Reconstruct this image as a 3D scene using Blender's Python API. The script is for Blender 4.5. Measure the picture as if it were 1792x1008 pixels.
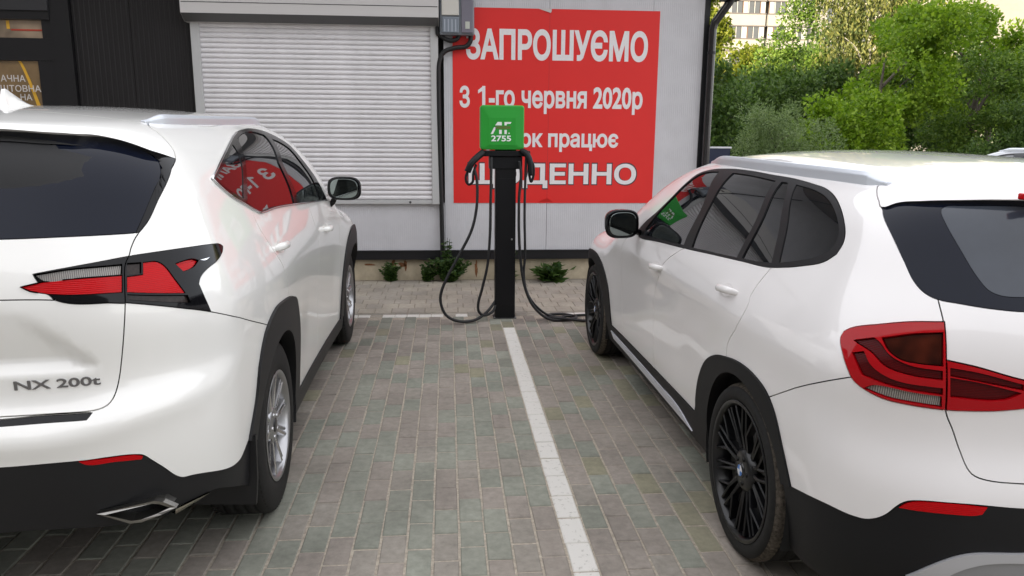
import bpy, bmesh, math, random
import numpy as np
from mathutils import Vector, Matrix
from mathutils.geometry import delaunay_2d_cdt

for o in list(bpy.data.objects):
    bpy.data.objects.remove(o)
SC = bpy.context.scene
COL = SC.collection
R = math.radians

# ---------------------------------------------------------------- camera
cd = bpy.data.cameras.new('camera')
cam = bpy.data.objects.new('camera', cd)
COL.objects.link(cam)
SC.camera = cam
cd.sensor_width = 36.0
cd.lens = 36.0 * 1340.0 / 1792.0
cd.clip_start = 0.05
cd.clip_end = 600.0
_P, _Y, _R = R(11.45), R(4.84), R(0.45)
_f = Vector((math.sin(_Y) * math.cos(_P), math.cos(_Y) * math.cos(_P), -math.sin(_P)))
_r = Vector((math.cos(_Y), -math.sin(_Y), 0))
_u = _r.cross(_f)
_r2 = _r * math.cos(_R) + _u * math.sin(_R)
_u2 = _u * math.cos(_R) - _r * math.sin(_R)
cam.matrix_world = Matrix(((_r2.x, _u2.x, -_f.x, 0), (_r2.y, _u2.y, -_f.y, 0), (_r2.z, _u2.z, -_f.z, 1.60), (0, 0, 0, 1)))

# ---------------------------------------------------------------- sky, sun, exposure
SUN_EL, SUN_AZ = R(18.0), R(218.0)          # azimuth clockwise from +Y: low evening sun from behind and to the left
HAZE, HAZE_L = .88, 1.9
w = bpy.data.worlds.new('World')
SC.world = w
w.use_nodes = True
nt = w.node_tree
sky = nt.nodes.new('ShaderNodeTexSky')
sky.sky_type = 'NISHITA'
sky.sun_disc = False
sky.sun_elevation = SUN_EL
sky.sun_rotation = SUN_AZ
sky.air_density = 1.0
sky.dust_density = 2.0
sky.ozone_density = 1.0
bg = nt.nodes['Background']
bg.inputs[1].default_value = 0.15
# thin even evening haze over the clear sky
hz = nt.nodes.new('ShaderNodeMix')
hz.data_type = 'RGBA'
hz.inputs['Factor'].default_value = HAZE
hz.inputs[7].default_value = (HAZE_L, HAZE_L * 1.0, HAZE_L * 1.03, 1)
nt.links.new(sky.outputs[0], hz.inputs[6])
nt.links.new(hz.outputs[2], bg.inputs[0])
sd = bpy.data.lights.new('sun', 'SUN')
sd.energy = 2.4
sd.angle = R(0.5)
sd.color = (1.0, 0.86, 0.62)
sun = bpy.data.objects.new('sun', sd)
COL.objects.link(sun)
_sv = Vector((math.sin(SUN_AZ) * math.cos(SUN_EL), math.cos(SUN_AZ) * math.cos(SUN_EL), math.sin(SUN_EL)))
sun.rotation_euler = _sv.to_track_quat('Z', 'Y').to_euler()
sun.location = (0, 0, 60)
vs = SC.view_settings
vs.view_transform = 'Standard'
vs.look = 'None'
vs.gamma = 1.0
vs.exposure = 2.68
SC.cycles.max_bounces = 14
SC.cycles.diffuse_bounces = 8
vs.use_white_balance = True
vs.white_balance_temperature = 6700.0
vs.use_curve_mapping = False

# ---------------------------------------------------------------- materials
MATS = {}
def mat(name, col=(.5, .5, .5), rough=.5, metal=0., spec=.5, coat=0., coat_rough=.03, noise=None, bump=None, trans=0., ior=None, alpha=None):
    """noise=(scale, amount[, detail]) varies the colour, bump=(scale, strength, distance) gives fine relief"""
    if name in MATS:
        return MATS[name]
    m = bpy.data.materials.new(name)
    m.use_nodes = True
    n = m.node_tree.nodes
    l = m.node_tree.links
    b = n['Principled BSDF']
    b.inputs['Base Color'].default_value = (*col, 1)
    b.inputs['Roughness'].default_value = rough
    b.inputs['Metallic'].default_value = metal
    b.inputs['Specular IOR Level'].default_value = spec
    b.inputs['Coat Weight'].default_value = coat
    b.inputs['Coat Roughness'].default_value = coat_rough
    b.inputs['Transmission Weight'].default_value = trans
    if ior: b.inputs['IOR'].default_value = ior
    if alpha is not None: b.inputs['Alpha'].default_value = alpha
    tc = None
    if noise or bump:
        tc = n.new('ShaderNodeTexCoord')
    if noise:
        t = n.new('ShaderNodeTexNoise')
        t.inputs['Scale'].default_value = noise[0]
        t.inputs['Detail'].default_value = noise[2] if len(noise) > 2 else 5
        t.inputs['Roughness'].default_value = .6
        l.new(tc.outputs['Object'], t.inputs['Vector'])
        mr = n.new('ShaderNodeMapRange')
        mr.inputs['From Min'].default_value = .25
        mr.inputs['From Max'].default_value = .75
        mr.inputs['To Min'].default_value = 1 - noise[1]
        mr.inputs['To Max'].default_value = 1 + noise[1]
        l.new(t.outputs['Fac'], mr.inputs['Value'])
        mx = n.new('ShaderNodeVectorMath')
        mx.operation = 'SCALE'
        mx.inputs[0].default_value = col
        l.new(mr.outputs[0], mx.inputs['Scale'])
        l.new(mx.outputs[0], b.inputs['Base Color'])
    if bump:
        t2 = n.new('ShaderNodeTexNoise')
        t2.inputs['Scale'].default_value = bump[0]
        t2.inputs['Detail'].default_value = 4
        l.new(tc.outputs['Object'], t2.inputs['Vector'])
        bp = n.new('ShaderNodeBump')
        bp.inputs['Strength'].default_value = bump[1]
        bp.inputs['Distance'].default_value = bump[2]
        l.new(t2.outputs['Fac'], bp.inputs['Height'])
        l.new(bp.outputs[0], b.inputs['Normal'])
    MATS[name] = m
    return m

def lens(name, c0, c1, axis, scale, rough=.1, spec=.4):
    """moulded lamp lens: fine parallel flutes that alternate two tones"""
    m = mat(name, c0, rough, spec=spec)
    n, l = m.node_tree.nodes, m.node_tree.links
    tc = n.new('ShaderNodeTexCoord')
    wv = n.new('ShaderNodeTexWave')
    wv.bands_direction = axis
    wv.inputs['Scale'].default_value = scale
    wv.inputs['Distortion'].default_value = .6
    wv.inputs['Detail'].default_value = 1.
    l.new(tc.outputs['Object'], wv.inputs['Vector'])
    mx = n.new('ShaderNodeMix')
    mx.data_type = 'RGBA'
    mx.inputs[6].default_value = (*c0, 1)
    mx.inputs[7].default_value = (*c1, 1)
    l.new(wv.outputs['Fac'], mx.inputs['Factor'])
    l.new(mx.outputs[2], n['Principled BSDF'].inputs['Base Color'])
    bp = n.new('ShaderNodeBump')
    bp.inputs['Strength'].default_value = .25
    bp.inputs['Distance'].default_value = .002
    l.new(wv.outputs['Fac'], bp.inputs['Height'])
    l.new(bp.outputs[0], n['Principled BSDF'].inputs['Normal'])
    return m

# ---------------------------------------------------------------- object helpers
def link(name, me, parent=None, m=None):
    o = bpy.data.objects.new(name, me)
    COL.objects.link(o)
    if parent: o.parent = parent
    if m is not None and me is not None:
        me.materials.append(m)
    return o
def tag(o, label=None, cat=None, group=None, kind=None):
    if label: o['label'] = label
    if cat: o['category'] = cat
    if group: o['group'] = group
    if kind: o['kind'] = kind
    return o
def empty(name, loc=(0, 0, 0), rz=0.):
    o = bpy.data.objects.new(name, None)
    o.empty_display_size = .2
    COL.objects.link(o)
    o.location = loc
    o.rotation_euler = (0, 0, rz)
    return o
class MB:
    """collects simple solids into one mesh"""
    def __init__(s): s.v, s.f, s.sm = [], [], []
    def add(s, v, f, smooth=False):
        k = len(s.v)
        s.v += [tuple(p) for p in v]
        s.f += [tuple(i + k for i in q) for q in f]
        s.sm += [smooth] * len(f)
        return s
    def box(s, x0, x1, y0, y1, z0, z1, M=None, bev=0.):
        if bev <= 0:
            v = [(x, y, z) for z in (z0, z1) for y in (y0, y1) for x in (x0, x1)]
            f = [(0, 2, 3, 1), (4, 5, 7, 6), (0, 1, 5, 4), (2, 6, 7, 3), (0, 4, 6, 2), (1, 3, 7, 5)]
        else:
            bm = bmesh.new()
            bmesh.ops.create_cube(bm, size=1)
            for q in bm.verts:
                q.co = Vector(((x0 + x1) / 2 + q.co.x * (x1 - x0), (y0 + y1) / 2 + q.co.y * (y1 - y0), (z0 + z1) / 2 + q.co.z * (z1 - z0)))
            bmesh.ops.bevel(bm, geom=list(bm.edges), offset=bev, segments=2, affect='EDGES', profile=.5)
            bm.verts.index_update()
            v = [tuple(q.co) for q in bm.verts]
            f = [tuple(q.index for q in p.verts) for p in bm.faces]
            bm.free()
        if M is not None: v = [tuple(M @ Vector(p)) for p in v]
        return s.add(v, f)
    def prism(s, poly, a, b, axis='y', M=None):
        """extrude a 2D polygon (counter-clockwise) along an axis from a to b"""
        def P(p, t):
            return {'y': (p[0], t, p[1]), 'x': (t, p[0], p[1]), 'z': (p[0], p[1], t)}[axis]
        n = len(poly)
        v = [P(p, a) for p in poly] + [P(p, b) for p in poly]
        f = [tuple(range(n)), tuple(range(2 * n - 1, n - 1, -1))] + [(i, i + n, (i + 1) % n + n, (i + 1) % n) for i in range(n)]
        if M is not None: v = [tuple(M @ Vector(p)) for p in v]
        return s.add(v, f)
    def tube(s, pts, r, n=10, cap=True, flat=1.):
        pts = [Vector(p) for p in pts]
        rr = r if isinstance(r, (list, tuple)) else [r] * len(pts)
        v, f = [], []
        t0 = (pts[1] - pts[0]).normalized()
        ref = Vector((0, 0, 1)) if abs(t0.z) < .9 else Vector((1, 0, 0))
        nrm = t0.cross(ref).normalized()
        for i, p in enumerate(pts):
            a = pts[max(i - 1, 0)]
            b = pts[min(i + 1, len(pts) - 1)]
            t = (b - a).normalized()
            nrm = (nrm - t * nrm.dot(t)).normalized()
            bn = t.cross(nrm)
            for k in range(n):
                q = 2 * math.pi * k / n
                v.append(p + nrm * (math.cos(q) * rr[i]) + bn * (math.sin(q) * rr[i] * flat))
        for i in range(len(pts) - 1):
            for k in range(n):
                f.append((i * n + k, i * n + (k + 1) % n, (i + 1) * n + (k + 1) % n, (i + 1) * n + k))
        s.add(v, f, True)
        if cap:
            k = len(s.v) - len(v)
            s.f += [tuple(k + i for i in range(n))[::-1], tuple(k + (len(pts) - 1) * n + i for i in range(n))]
            s.sm += [False, False]
        return s
    def lathe(s, prof, axis='x', n=48, centre=(0, 0, 0), closed=False, smooth=True):
        """revolve (along, radius) pairs about an axis"""
        v, f = [], []
        m = len(prof)
        for k in range(n):
            q = 2 * math.pi * k / n
            for a, r in prof:
                c, d = math.cos(q) * r, math.sin(q) * r
                p = {'x': (a, c, d), 'y': (c, a, d), 'z': (c, d, a)}[axis]
                v.append((p[0] + centre[0], p[1] + centre[1], p[2] + centre[2]))
        for k in range(n):
            for i in range(m if closed else m - 1):
                j = (i + 1) % m
                f.append((k * m + i, k * m + j, ((k + 1) % n) * m + j, ((k + 1) % n) * m + i))
        return s.add(v, f, smooth)
    def build(s, name, m=None, parent=None, fix=True):
        me = bpy.data.meshes.new(name)
        me.from_pydata(s.v, [], s.f)
        if any(s.sm): me.polygons.foreach_set('use_smooth', s.sm)
        if fix:
            bm = bmesh.new()
            bm.from_mesh(me)
            bmesh.ops.recalc_face_normals(bm, faces=bm.faces)
            bm.to_mesh(me)
            bm.free()
        me.update()
        return link(name, me, parent, m)
def spline(pts, n=8):
    """Catmull-Rom through 3D points"""
    P = [Vector(p) for p in pts]
    P = [P[0] * 2 - P[1]] + P + [P[-1] * 2 - P[-2]]
    out = []
    for i in range(1, len(P) - 2):
        for k in range(n):
            t = k / n
            a, b, c, d = P[i - 1], P[i], P[i + 1], P[i + 2]
            out.append(.5 * ((2 * b) + (c - a) * t + (2 * a - 5 * b + 4 * c - d) * t * t + (3 * b - a - 3 * c + d) * t ** 3))
    return out + [P[-2]]
def text_mesh(body, bold=0., ext=0.):
    """text as raw mesh data: vertices (n,3) and faces; outlines filled by winding number so overlapping strokes stay clean"""
    cu = bpy.data.curves.new('text', 'FONT')
    cu.body = body
    cu.size = 1.
    cu.resolution_u = 4
    cu.fill_mode = 'NONE'
    o = bpy.data.objects.new('text', cu)
    COL.objects.link(o)
    dg = bpy.context.evaluated_depsgraph_get()
    me = o.evaluated_get(dg).to_mesh()
    v = np.array([tuple(q.co)[:2] for q in me.vertices])
    ed = np.array([tuple(e.vertices) for e in me.edges])
    o.evaluated_get(dg).to_mesh_clear()
    bpy.data.objects.remove(o)
    bpy.data.curves.remove(cu)
    # walk the contours so that every edge is directed
    nx_ = {}
    for a, b in ed:
        nx_.setdefault(int(a), []).append(int(b))
        nx_.setdefault(int(b), []).append(int(a))
    seen_, dire, loops = set(), [], []
    for st in range(len(v)):
        if st in seen_ or st not in nx_: continue
        loop = [st]
        seen_.add(st)
        nb_ = [q for q in nx_[st]]
        cur = st + 1 if st + 1 in nb_ else nb_[0]
        prev = st
        while cur != st:
            loop.append(cur)
            seen_.add(cur)
            c = [q for q in nx_[cur] if q != prev]
            prev, cur = cur, (c[0] if c else st)
        dire += [(loop[i], loop[(i + 1) % len(loop)]) for i in range(len(loop))]
        loops.append(loop)
    if bold > 0:      # thicken: push every outline outwards (holes shrink because they run the other way)
        ar = [sum(v[a][0] * v[b][1] - v[b][0] * v[a][1] for a, b in zip(l, l[1:] + l[:1])) for l in loops]
        bb = [(v[l].min(0), v[l].max(0)) for l in loops]
        w_ = v.copy()
        for i_, l in enumerate(loops):
            own = [ar[j] for j in range(len(loops)) if (bb[j][0] <= bb[i_][0] + 1e-6).all() and (bb[j][1] >= bb[i_][1] - 1e-6).all()]
            sg = 1. if max(own, key=abs) > 0 else -1.
            q = v[l]
            e1 = q - np.roll(q, 1, 0)
            e2 = np.roll(q, -1, 0) - q
            n1 = np.stack([e1[:, 1], -e1[:, 0]], 1) / np.maximum(np.hypot(e1[:, 0], e1[:, 1]), 1e-9)[:, None]
            n2 = np.stack([e2[:, 1], -e2[:, 0]], 1) / np.maximum(np.hypot(e2[:, 0], e2[:, 1]), 1e-9)[:, None]
            m_ = n1 + n2
            k_ = np.maximum((m_ * m_).sum(1), .8)
            w_[l] = q + sg * m_ * (2 * bold / k_)[:, None]
        v = w_
    V_, E_, F_, _a, _b, _c = delaunay_2d_cdt([Vector(p) for p in v], [tuple(e) for e in dire], [], 0, 1e-7)
    V_ = np.array([tuple(p) for p in V_])
    T_ = np.array([tuple(f) for f in F_])
    cen = V_[T_].mean(1)
    wn = np.zeros(len(cen))
    for a, b in dire:
        (x0, y0), (x1, y1) = v[a], v[b]
        if y0 == y1: continue
        xs = (x1 - x0) * (cen[:, 1] - y0) / (y1 - y0) + x0
        wn += np.where((y0 <= cen[:, 1]) & (cen[:, 1] < y1) & (cen[:, 0] < xs), 1, 0)
        wn -= np.where((y1 <= cen[:, 1]) & (cen[:, 1] < y0) & (cen[:, 0] < xs), 1, 0)
    T_ = T_[np.abs(wn) > .5]
    n = len(V_)
    if ext <= 0:
        return np.concatenate([V_, np.zeros((n, 1))], 1), [tuple(t) for t in T_]
    f = [tuple(t + n) for t in T_]
    cnt = {}
    for t in T_:
        for i in range(3):
            e = (int(t[i]), int(t[(i + 1) % 3]))
            cnt[e] = cnt.get(e, 0) + 1
    f += [(a, b, b + n, a + n) for a, b in cnt if (b, a) not in cnt]
    return np.concatenate([np.concatenate([V_, np.zeros((n, 1))], 1), np.concatenate([V_, np.full((n, 1), ext)], 1)]), f
# ================================================================ ground
rnd = random.Random(7)
M_sand = mat('joint_sand', (.36, .315, .255), .95, noise=(60, .35), bump=(300, .5, .003))
M_asph = mat('worn_paving', (.20, .185, .165), .9, noise=(3, .2), bump=(80, .4, .004))
mb = MB()
mb.box(-90, 130, -70, 240, -.5, -.012)
tag(mb.build('ground', M_asph), kind='structure')
mb = MB()
mb.box(-6, 7, .4, 6.62, -.011, -.0045)
bed = tag(mb.build('pavement', M_sand), kind='structure')
def paver_mat(name, col, var=.16):
    m = bpy.data.materials.new(name)
    m.use_nodes = True
    n, l = m.node_tree.nodes, m.node_tree.links
    b = n['Principled BSDF']
    b.inputs['Roughness'].default_value = .88
    b.inputs['Specular IOR Level'].default_value = .3
    g = n.new('ShaderNodeNewGeometry')
    t = n.new('ShaderNodeTexNoise')
    t.inputs['Scale'].default_value = 26
    t.inputs['Detail'].default_value = 8
    t.inputs['Roughness'].default_value = .65
    l.new(g.outputs['Position'], t.inputs['Vector'])
    t2 = n.new('ShaderNodeTexNoise')
    t2.inputs['Scale'].default_value = 1.1
    t2.inputs['Detail'].default_value = 3
    l.new(g.outputs['Position'], t2.inputs['Vector'])
    cr = n.new('ShaderNodeValToRGB')
    e = cr.color_ramp.elements
    e[0].position, e[1].position = .25, .78
    e[0].color = (*[c * (1 - var * 1.6) for c in col], 1)
    e[1].color = (*[c * (1 + var) + .012 for c in col], 1)
    l.new(t.outputs['Fac'], cr.inputs['Fac'])
    mx = n.new('ShaderNodeMix')
    mx.data_type = 'RGBA'
    mr = n.new('ShaderNodeMapRange')
    mr.inputs['From Min'].default_value = .42
    mr.inputs['From Max'].default_value = .72
    mr.inputs['To Max'].default_value = .22
    l.new(t2.outputs['Fac'], mr.inputs['Value'])
    l.new(mr.outputs[0], mx.inputs['Factor'])
    l.new(cr.outputs[0], mx.inputs[6])
    mx.inputs[7].default_value = (.30, .265, .22, 1)
    ri = n.new('ShaderNodeMapRange')
    ri.inputs['To Min'].default_value = .80
    ri.inputs['To Max'].default_value = 1.14
    l.new(g.outputs['Random Per Island'], ri.inputs['Value'])
    # oil and tyre dirt in broad soft patches
    t4 = n.new('ShaderNodeTexNoise')
    t4.inputs['Scale'].default_value = 2.6
    t4.inputs['Detail'].default_value = 5
    l.new(g.outputs['Position'], t4.inputs['Vector'])
    m4 = n.new('ShaderNodeMapRange')
    m4.inputs['From Min'].default_value = .35
    m4.inputs['From Max'].default_value = .68
    m4.inputs['To Min'].default_value = .80
    m4.inputs['To Max'].default_value = 1.08
    l.new(t4.outputs['Fac'], m4.inputs['Value'])
    mm = n.new('ShaderNodeMath')
    mm.operation = 'MULTIPLY'
    l.new(ri.outputs[0], mm.inputs[0])
    l.new(m4.outputs[0], mm.inputs[1])
    sc = n.new('ShaderNodeVectorMath')
    sc.operation = 'SCALE'
    l.new(mx.outputs[2], sc.inputs[0])
    l.new(mm.outputs[0], sc.inputs['Scale'])
    l.new(sc.outputs[0], b.inputs['Base Color'])
    t3 = n.new('ShaderNodeTexNoise')
    t3.inputs['Scale'].default_value = 220
    t3.inputs['Detail'].default_value = 4
    l.new(g.outputs['Position'], t3.inputs['Vector'])
    bp = n.new('ShaderNodeBump')
    bp.inputs['Strength'].default_value = .5
    bp.inputs['Distance'].default_value = .0025
    l.new(t3.outputs['Fac'], bp.inputs['Height'])
    l.new(bp.outputs[0], b.inputs['Normal'])
    return m
PM = [paver_mat('paver_brown', (.295, .260, .226)), paver_mat('paver_green', (.256, .264, .220)), paver_mat('paver_grey', (.288, .262, .226)), paver_mat('paver_olive', (.265, .25, .175)),
      paver_mat('paver_beige', (.385, .345, .285), .12), paver_mat('paver_sand', (.345, .312, .265), .12)]
# white road paint, worn through at the edges
def worn_paint():
    m = bpy.data.materials.new('road_paint')
    m.use_nodes = True
    n, l = m.node_tree.nodes, m.node_tree.links
    b = n['Principled BSDF']
    b.inputs['Roughness'].default_value = .8
    g = n.new('ShaderNodeNewGeometry')
    t = n.new('ShaderNodeTexNoise')
    t.inputs['Scale'].default_value = 34
    t.inputs['Detail'].default_value = 9
    t.inputs['Roughness'].default_value = .72
    l.new(g.outputs['Position'], t.inputs['Vector'])
    cr = n.new('ShaderNodeValToRGB')
    e = cr.color_ramp.elements
    e[0].position, e[1].position = .30, .44
    e[0].color = (.26, .24, .21, 1)
    e[1].color = (.62, .60, .56, 1)
    l.new(t.outputs['Fac'], cr.inputs['Fac'])
    l.new(cr.outputs[0], b.inputs['Base Color'])
    return m
M_paint = worn_paint()
def paver_mesh(w_, l_, m, seed, h=.05):
    """one paving block, top face at z=0, edges slightly worn"""
    r_ = random.Random(seed)
    c = .004
    a, b = w_ / 2, l_ / 2
    j = lambda: r_.uniform(-.0012, .0012)
    top_ = [(-a + c + j(), -b + c + j(), 0), (a - c + j(), -b + c + j(), 0), (a - c + j(), b - c + j(), 0), (-a + c + j(), b - c + j(), 0)]
    mid = [(-a + j(), -b + j(), -.004), (a + j(), -b + j(), -.004), (a + j(), b + j(), -.004), (-a + j(), b + j(), -.004)]
    low = [(x, y, -h) for x, y, z in mid]
    f = [(0, 1, 2, 3)]
    for o_ in (0, 4):
        for i in range(4):
            k = (i + 1) % 4
            f.append((o_ + i, o_ + 4 + i, o_ + 4 + k, o_ + k))
    me = bpy.data.meshes.new('paver')
    me.from_pydata(top_ + mid + low, [], f)
    me.materials.append(m)
    return me
PV = {}
def paver_kind(k, w_, l_):
    r_ = rnd.randrange(4)
    key = (k, w_, r_)
    if key not in PV:
        PV[key] = paver_mesh(w_, l_, M_paint if k == 9 else PM[k], hash(key) % 9999)
    return PV[key]
pav = []
CX, CY = .104, .2035
for ci in range(-60, 62):
    X = .5015 + ci * CX
    if X < -5.9 or X > 6.9: continue
    off = (0 if ci % 2 == 0 else CY / 2) + rnd.uniform(-.008, .008)
    for ri in range(0, 33):
        Yc = 2.526 - 2.0 + CY / 2 + ri * CY + off
        if Yc > 6.60 or Yc < .5: continue
        far = min(1, max(0, (Yc - 3) / 3.5))
        right = min(1, max(0, (X - .2) / 1.2))
        q = rnd.random()
        if ci == 0 and 1.0 < Yc < 6.18: k = 9
        elif q < .44 - .10 * far - .22 * right: k = 1
        elif q < .84 - .10 * right: k = 0
        elif q < .84 + .10 * right + .05 * far: k = 3
        else: k = 2
        pav.append((X + rnd.uniform(-.0015, .0015), Yc + rnd.uniform(-.0015, .0015), rnd.uniform(-.0022, .0014), k, .0962, .1962))
def seen(X, Yc):
    """rough visibility: open strip between the cars and in front of them"""
    if Yc < 2.35: return False
    if -0.75 < X < 1.15: return True
    return Yc < 3.1 and -1.4 < X < 1.3
near = sorted([p for p in pav if seen(p[0], p[1])], key=lambda p: p[1])[:300]
ns = set(map(id, near))
for X, Yc, dz, k, w_, l_ in near:
    o = link('paver', paver_kind(k, w_, l_), bed)
    o.location = (X, Yc, dz)
    o.rotation_euler = (rnd.uniform(-.006, .006), rnd.uniform(-.008, .008), rnd.uniform(-.006, .006))
def paver_field(name, lst, parent, mats):
    v, f, mi = [], [], []
    for X, Yc, dz, k, w_, l_ in lst:
        me = paver_kind(k, w_, l_)
        b = len(v)
        tx, ty = rnd.uniform(-.008, .008), rnd.uniform(-.006, .006)
        for q in me.vertices:
            v.append((q.co.x + X, q.co.y + Yc, q.co.z + dz + q.co.x * tx + q.co.y * ty))
        for p in me.polygons:
            f.append(tuple(b + i for i in p.vertices))
            mi.append(mats.index(me.materials[0]))
    me = bpy.data.meshes.new(name)
    me.from_pydata(v, [], f)
    for m in mats: me.materials.append(m)
    me.polygons.foreach_set('material_index', mi)
    o = link(name, me, parent)
    o['kind'] = 'stuff'
    return o
paver_field('paver_field', [p for p in pav if id(p) not in ns], bed, PM + [M_paint])
# footway strip along the building
mb = MB()
mb.box(-6, 7, 6.78, 8.40, -.011, -.0045)
walk = tag(mb.build('footway', mat('footway_sand', (.20, .17, .13), .95, noise=(50, .4))), kind='structure')
fw = []
for ri in range(8):
    for ci in range(-38, 44):
        X = .03 + ci * .151 + (.03 if ri % 2 else -.02)
        fw.append((X, 6.885 + ri * .192, rnd.uniform(-.0016, .0012), 4 if rnd.random() < .62 else 5, .147, .188))
vis = [p for p in fw if -1.0 < p[0] < 1.5]
for X, Yc, dz, k, w_, l_ in vis:
    o = link('paver', paver_kind(k, w_, l_), walk)
    o.location = (X, Yc, dz)
    o.rotation_euler = (rnd.uniform(-.006, .006), rnd.uniform(-.006, .006), 0)
paver_field('paver_field', [p for p in fw if not (-1.0 < p[0] < 1.5)], walk, PM + [M_paint])
# flush kerb row painted white where the bays end
mb = MB()
mb.box(-6, 7, 6.62, 6.78, -.011, -.0045)
kerb = tag(mb.build('kerb_row', M_sand), kind='structure')
for i in range(-56, 64):
    X = .5015 + (i + .4) * .1075
    if not -2.6 < X < 6.0: continue
    k = 9 if (X < .14 or .98 < X < 1.5) and rnd.random() < .96 else (5 if rnd.random() < .6 else 2)
    o = link('paver', paver_kind(k, .1035, .098), kerb)
    o.location = (X, 6.672, rnd.uniform(-.001, .001))
    o = link('paver', paver_kind(5 if rnd.random() < .5 else 2, .1035, .048), kerb)
    o.location = (X, 6.748, rnd.uniform(-.001, .001))

# ================================================================ shop building
M_panel = mat('panel_light_grey', (.58, .575, .60), .45, spec=.4, noise=(3.5, .07), bump=(5, .05, .002))
M_dark = mat('panel_anthracite', (.016, .0145, .015), .55, spec=.3, noise=(3, .12))
M_blackt = mat('trim_black', (.006, .006, .008), .42)
YW = 8.36
bld = empty('shop_building', (0, YW, 0))
tag(bld, 'single-storey shop of light grey ribbed panels with black base trim and dark left section', 'building')
def ribbed(name, x0, x1, z0, z1, pitch, dep, m, y=0.):
    """wall panel with fine vertical ribs facing the yard"""
    n = max(1, int(round((x1 - x0) / pitch)))
    p = (x1 - x0) / n
    prof = []
    for i in range(n):
        a = x0 + i * p
        prof += [(a, y), (a + p * .42, y), (a + p * .5, y + dep), (a + p * .92, y + dep)]
    prof.append((x1, y))
    v = [(x, yy, z0) for x, yy in prof] + [(x, yy, z1) for x, yy in prof]
    k = len(prof)
    f = [(i, i + 1, k + i + 1, k + i) for i in range(k - 1)]
    v += [(x0, .08, z0), (x1, .08, z0), (x0, .08, z1), (x1, .08, z1)]
    f += [(0, k, 2 * k + 2, 2 * k), (k - 1, 2 * k + 1, 2 * k + 3, 2 * k - 1), (2 * k, 2 * k + 2, 2 * k + 3, 2 * k + 1)]
    mb = MB()
    mb.add(v, f)
    return mb.build(name, m, bld, fix=False)
ribbed('wall_panel', -.028, 1.081, .333, 4.45, .022, .0014, M_panel)
ribbed('wall_panel', 1.085, 2.187, .333, 4.45, .022, .0014, M_panel)
ribbed('wall_panel', 2.191, 2.742, .333, 4.45, .022, .0014, M_panel)
ribbed('wall_panel', -1.30, -.032, .333, .845, .022, .0010, M_panel)
ribbed('wall_panel', -2.575, -1.304, .333, .845, .022, .0010, M_panel)
ribbed('wall_panel', -2.575, -.032, 2.66, 4.45, .022, .0014, M_panel)
ribbed('dark_wall_panel', -3.16, -2.579, .333, 4.45, .05, .004, M_dark)
ribbed('dark_wall_panel', -3.72, -3.164, .333, 4.45, .05, .004, M_dark)
def bpart(name, m, *boxes, bev=0.):
    mb = MB()
    for b in boxes: mb.box(*b, bev=bev)
    return mb.build(name, m, bld)
bpart('rear_wall', M_dark, (-7, 2.74, .09, .30, .1, 4.45))
bpart('base_trim', M_blackt, (-7, 2.742, -.022, .085, .231, .331))
bpart('base_trim_lip', M_blackt, (-7, 2.744, -.030, -.0225, .318, .333))
M_conc = mat('plinth_concrete', (.42, .36, .26), .9, noise=(9, .22), bump=(40, .5, .006))
bpart('plinth', M_conc, (-7, 2.72, .03, .28, -.1, .2295))
bpart('side_wall', M_panel, (2.60, 2.741, .305, 5.5, .1, 4.45))
bpart('corner_trim', M_blackt, (2.7425, 2.80, -.006, .09, .1, 4.45))
bpart('roof_edge', M_blackt, (-7, 3.0, -1.25, 5.6, 4.455, 4.62))
bpart('soffit', mat('soffit_brown_grey', (.20, .175, .15), .6, noise=(1.5, .15)), (-7, 2.98, -1.23, -.01, 4.428, 4.453))
for xx in (-5.6, -4.2, -2.8, -1.4, 0., 1.4, 2.8):
    bpart('soffit_batten', M_blackt, (xx, xx + .05, -1.22, -.012, 4.41, 4.427))
# rust runs and dirt crack on the plinth
M_rust = mat('rust_stain', (.20, .085, .035), .95, noise=(40, .5))
for i, (x, w_, h_) in enumerate([(-.60, .05, .10), (-.50, .09, .05), (-.47, .03, .12), (-.12, .05, .09), (.31, .03, .17), (-.85, .12, .02)]):
    mb = MB()
    pts = []
    n = 14
    for k in range(n):
        a = 2 * math.pi * k / n
        q = 1 + rnd.uniform(-.4, .4)
        pts.append((x + math.cos(a) * w_ / 2 * q, .12 + (.05 if h_ < .15 else 0) + math.sin(a) * h_ / 2 * q))
    mb.prism(pts, .0265, .0285, 'y')
    mb.build('rust_stain', M_rust, bld)
# gutter outlet and downpipe at the corner
M_pipe = mat('downpipe_brown_black', (.010, .008, .009), .25, coat=.5, coat_rough=.1)
dp = MB()
dp.tube(spline([(2.985, -.12, 4.45), (2.985, -.12, 3.4), (2.985, -.12, 3.08), (2.975, -.11, 2.98), (2.86, -.08, 2.80), (2.822, -.07, 2.72), (2.815, -.07, 2.5), (2.815, -.07, 1.2), (2.815, -.07, .25)], 6), .042, 14)
dpo = dp.build('downpipe', M_pipe, bld)
mb = MB()
mb.box(2.88, 3.10, -.27, .02, 2.98, 3.30, bev=.03)
mb.build('gutter_outlet', M_blackt, bld)
for z in (1.0, 2.45):
    mb = MB()
    mb.lathe([(z - .015, .046), (z + .015, .046)], 'z', 16, (2.815, -.07, 0))
    mb.build('pipe_clip', M_blackt, dpo)
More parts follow.
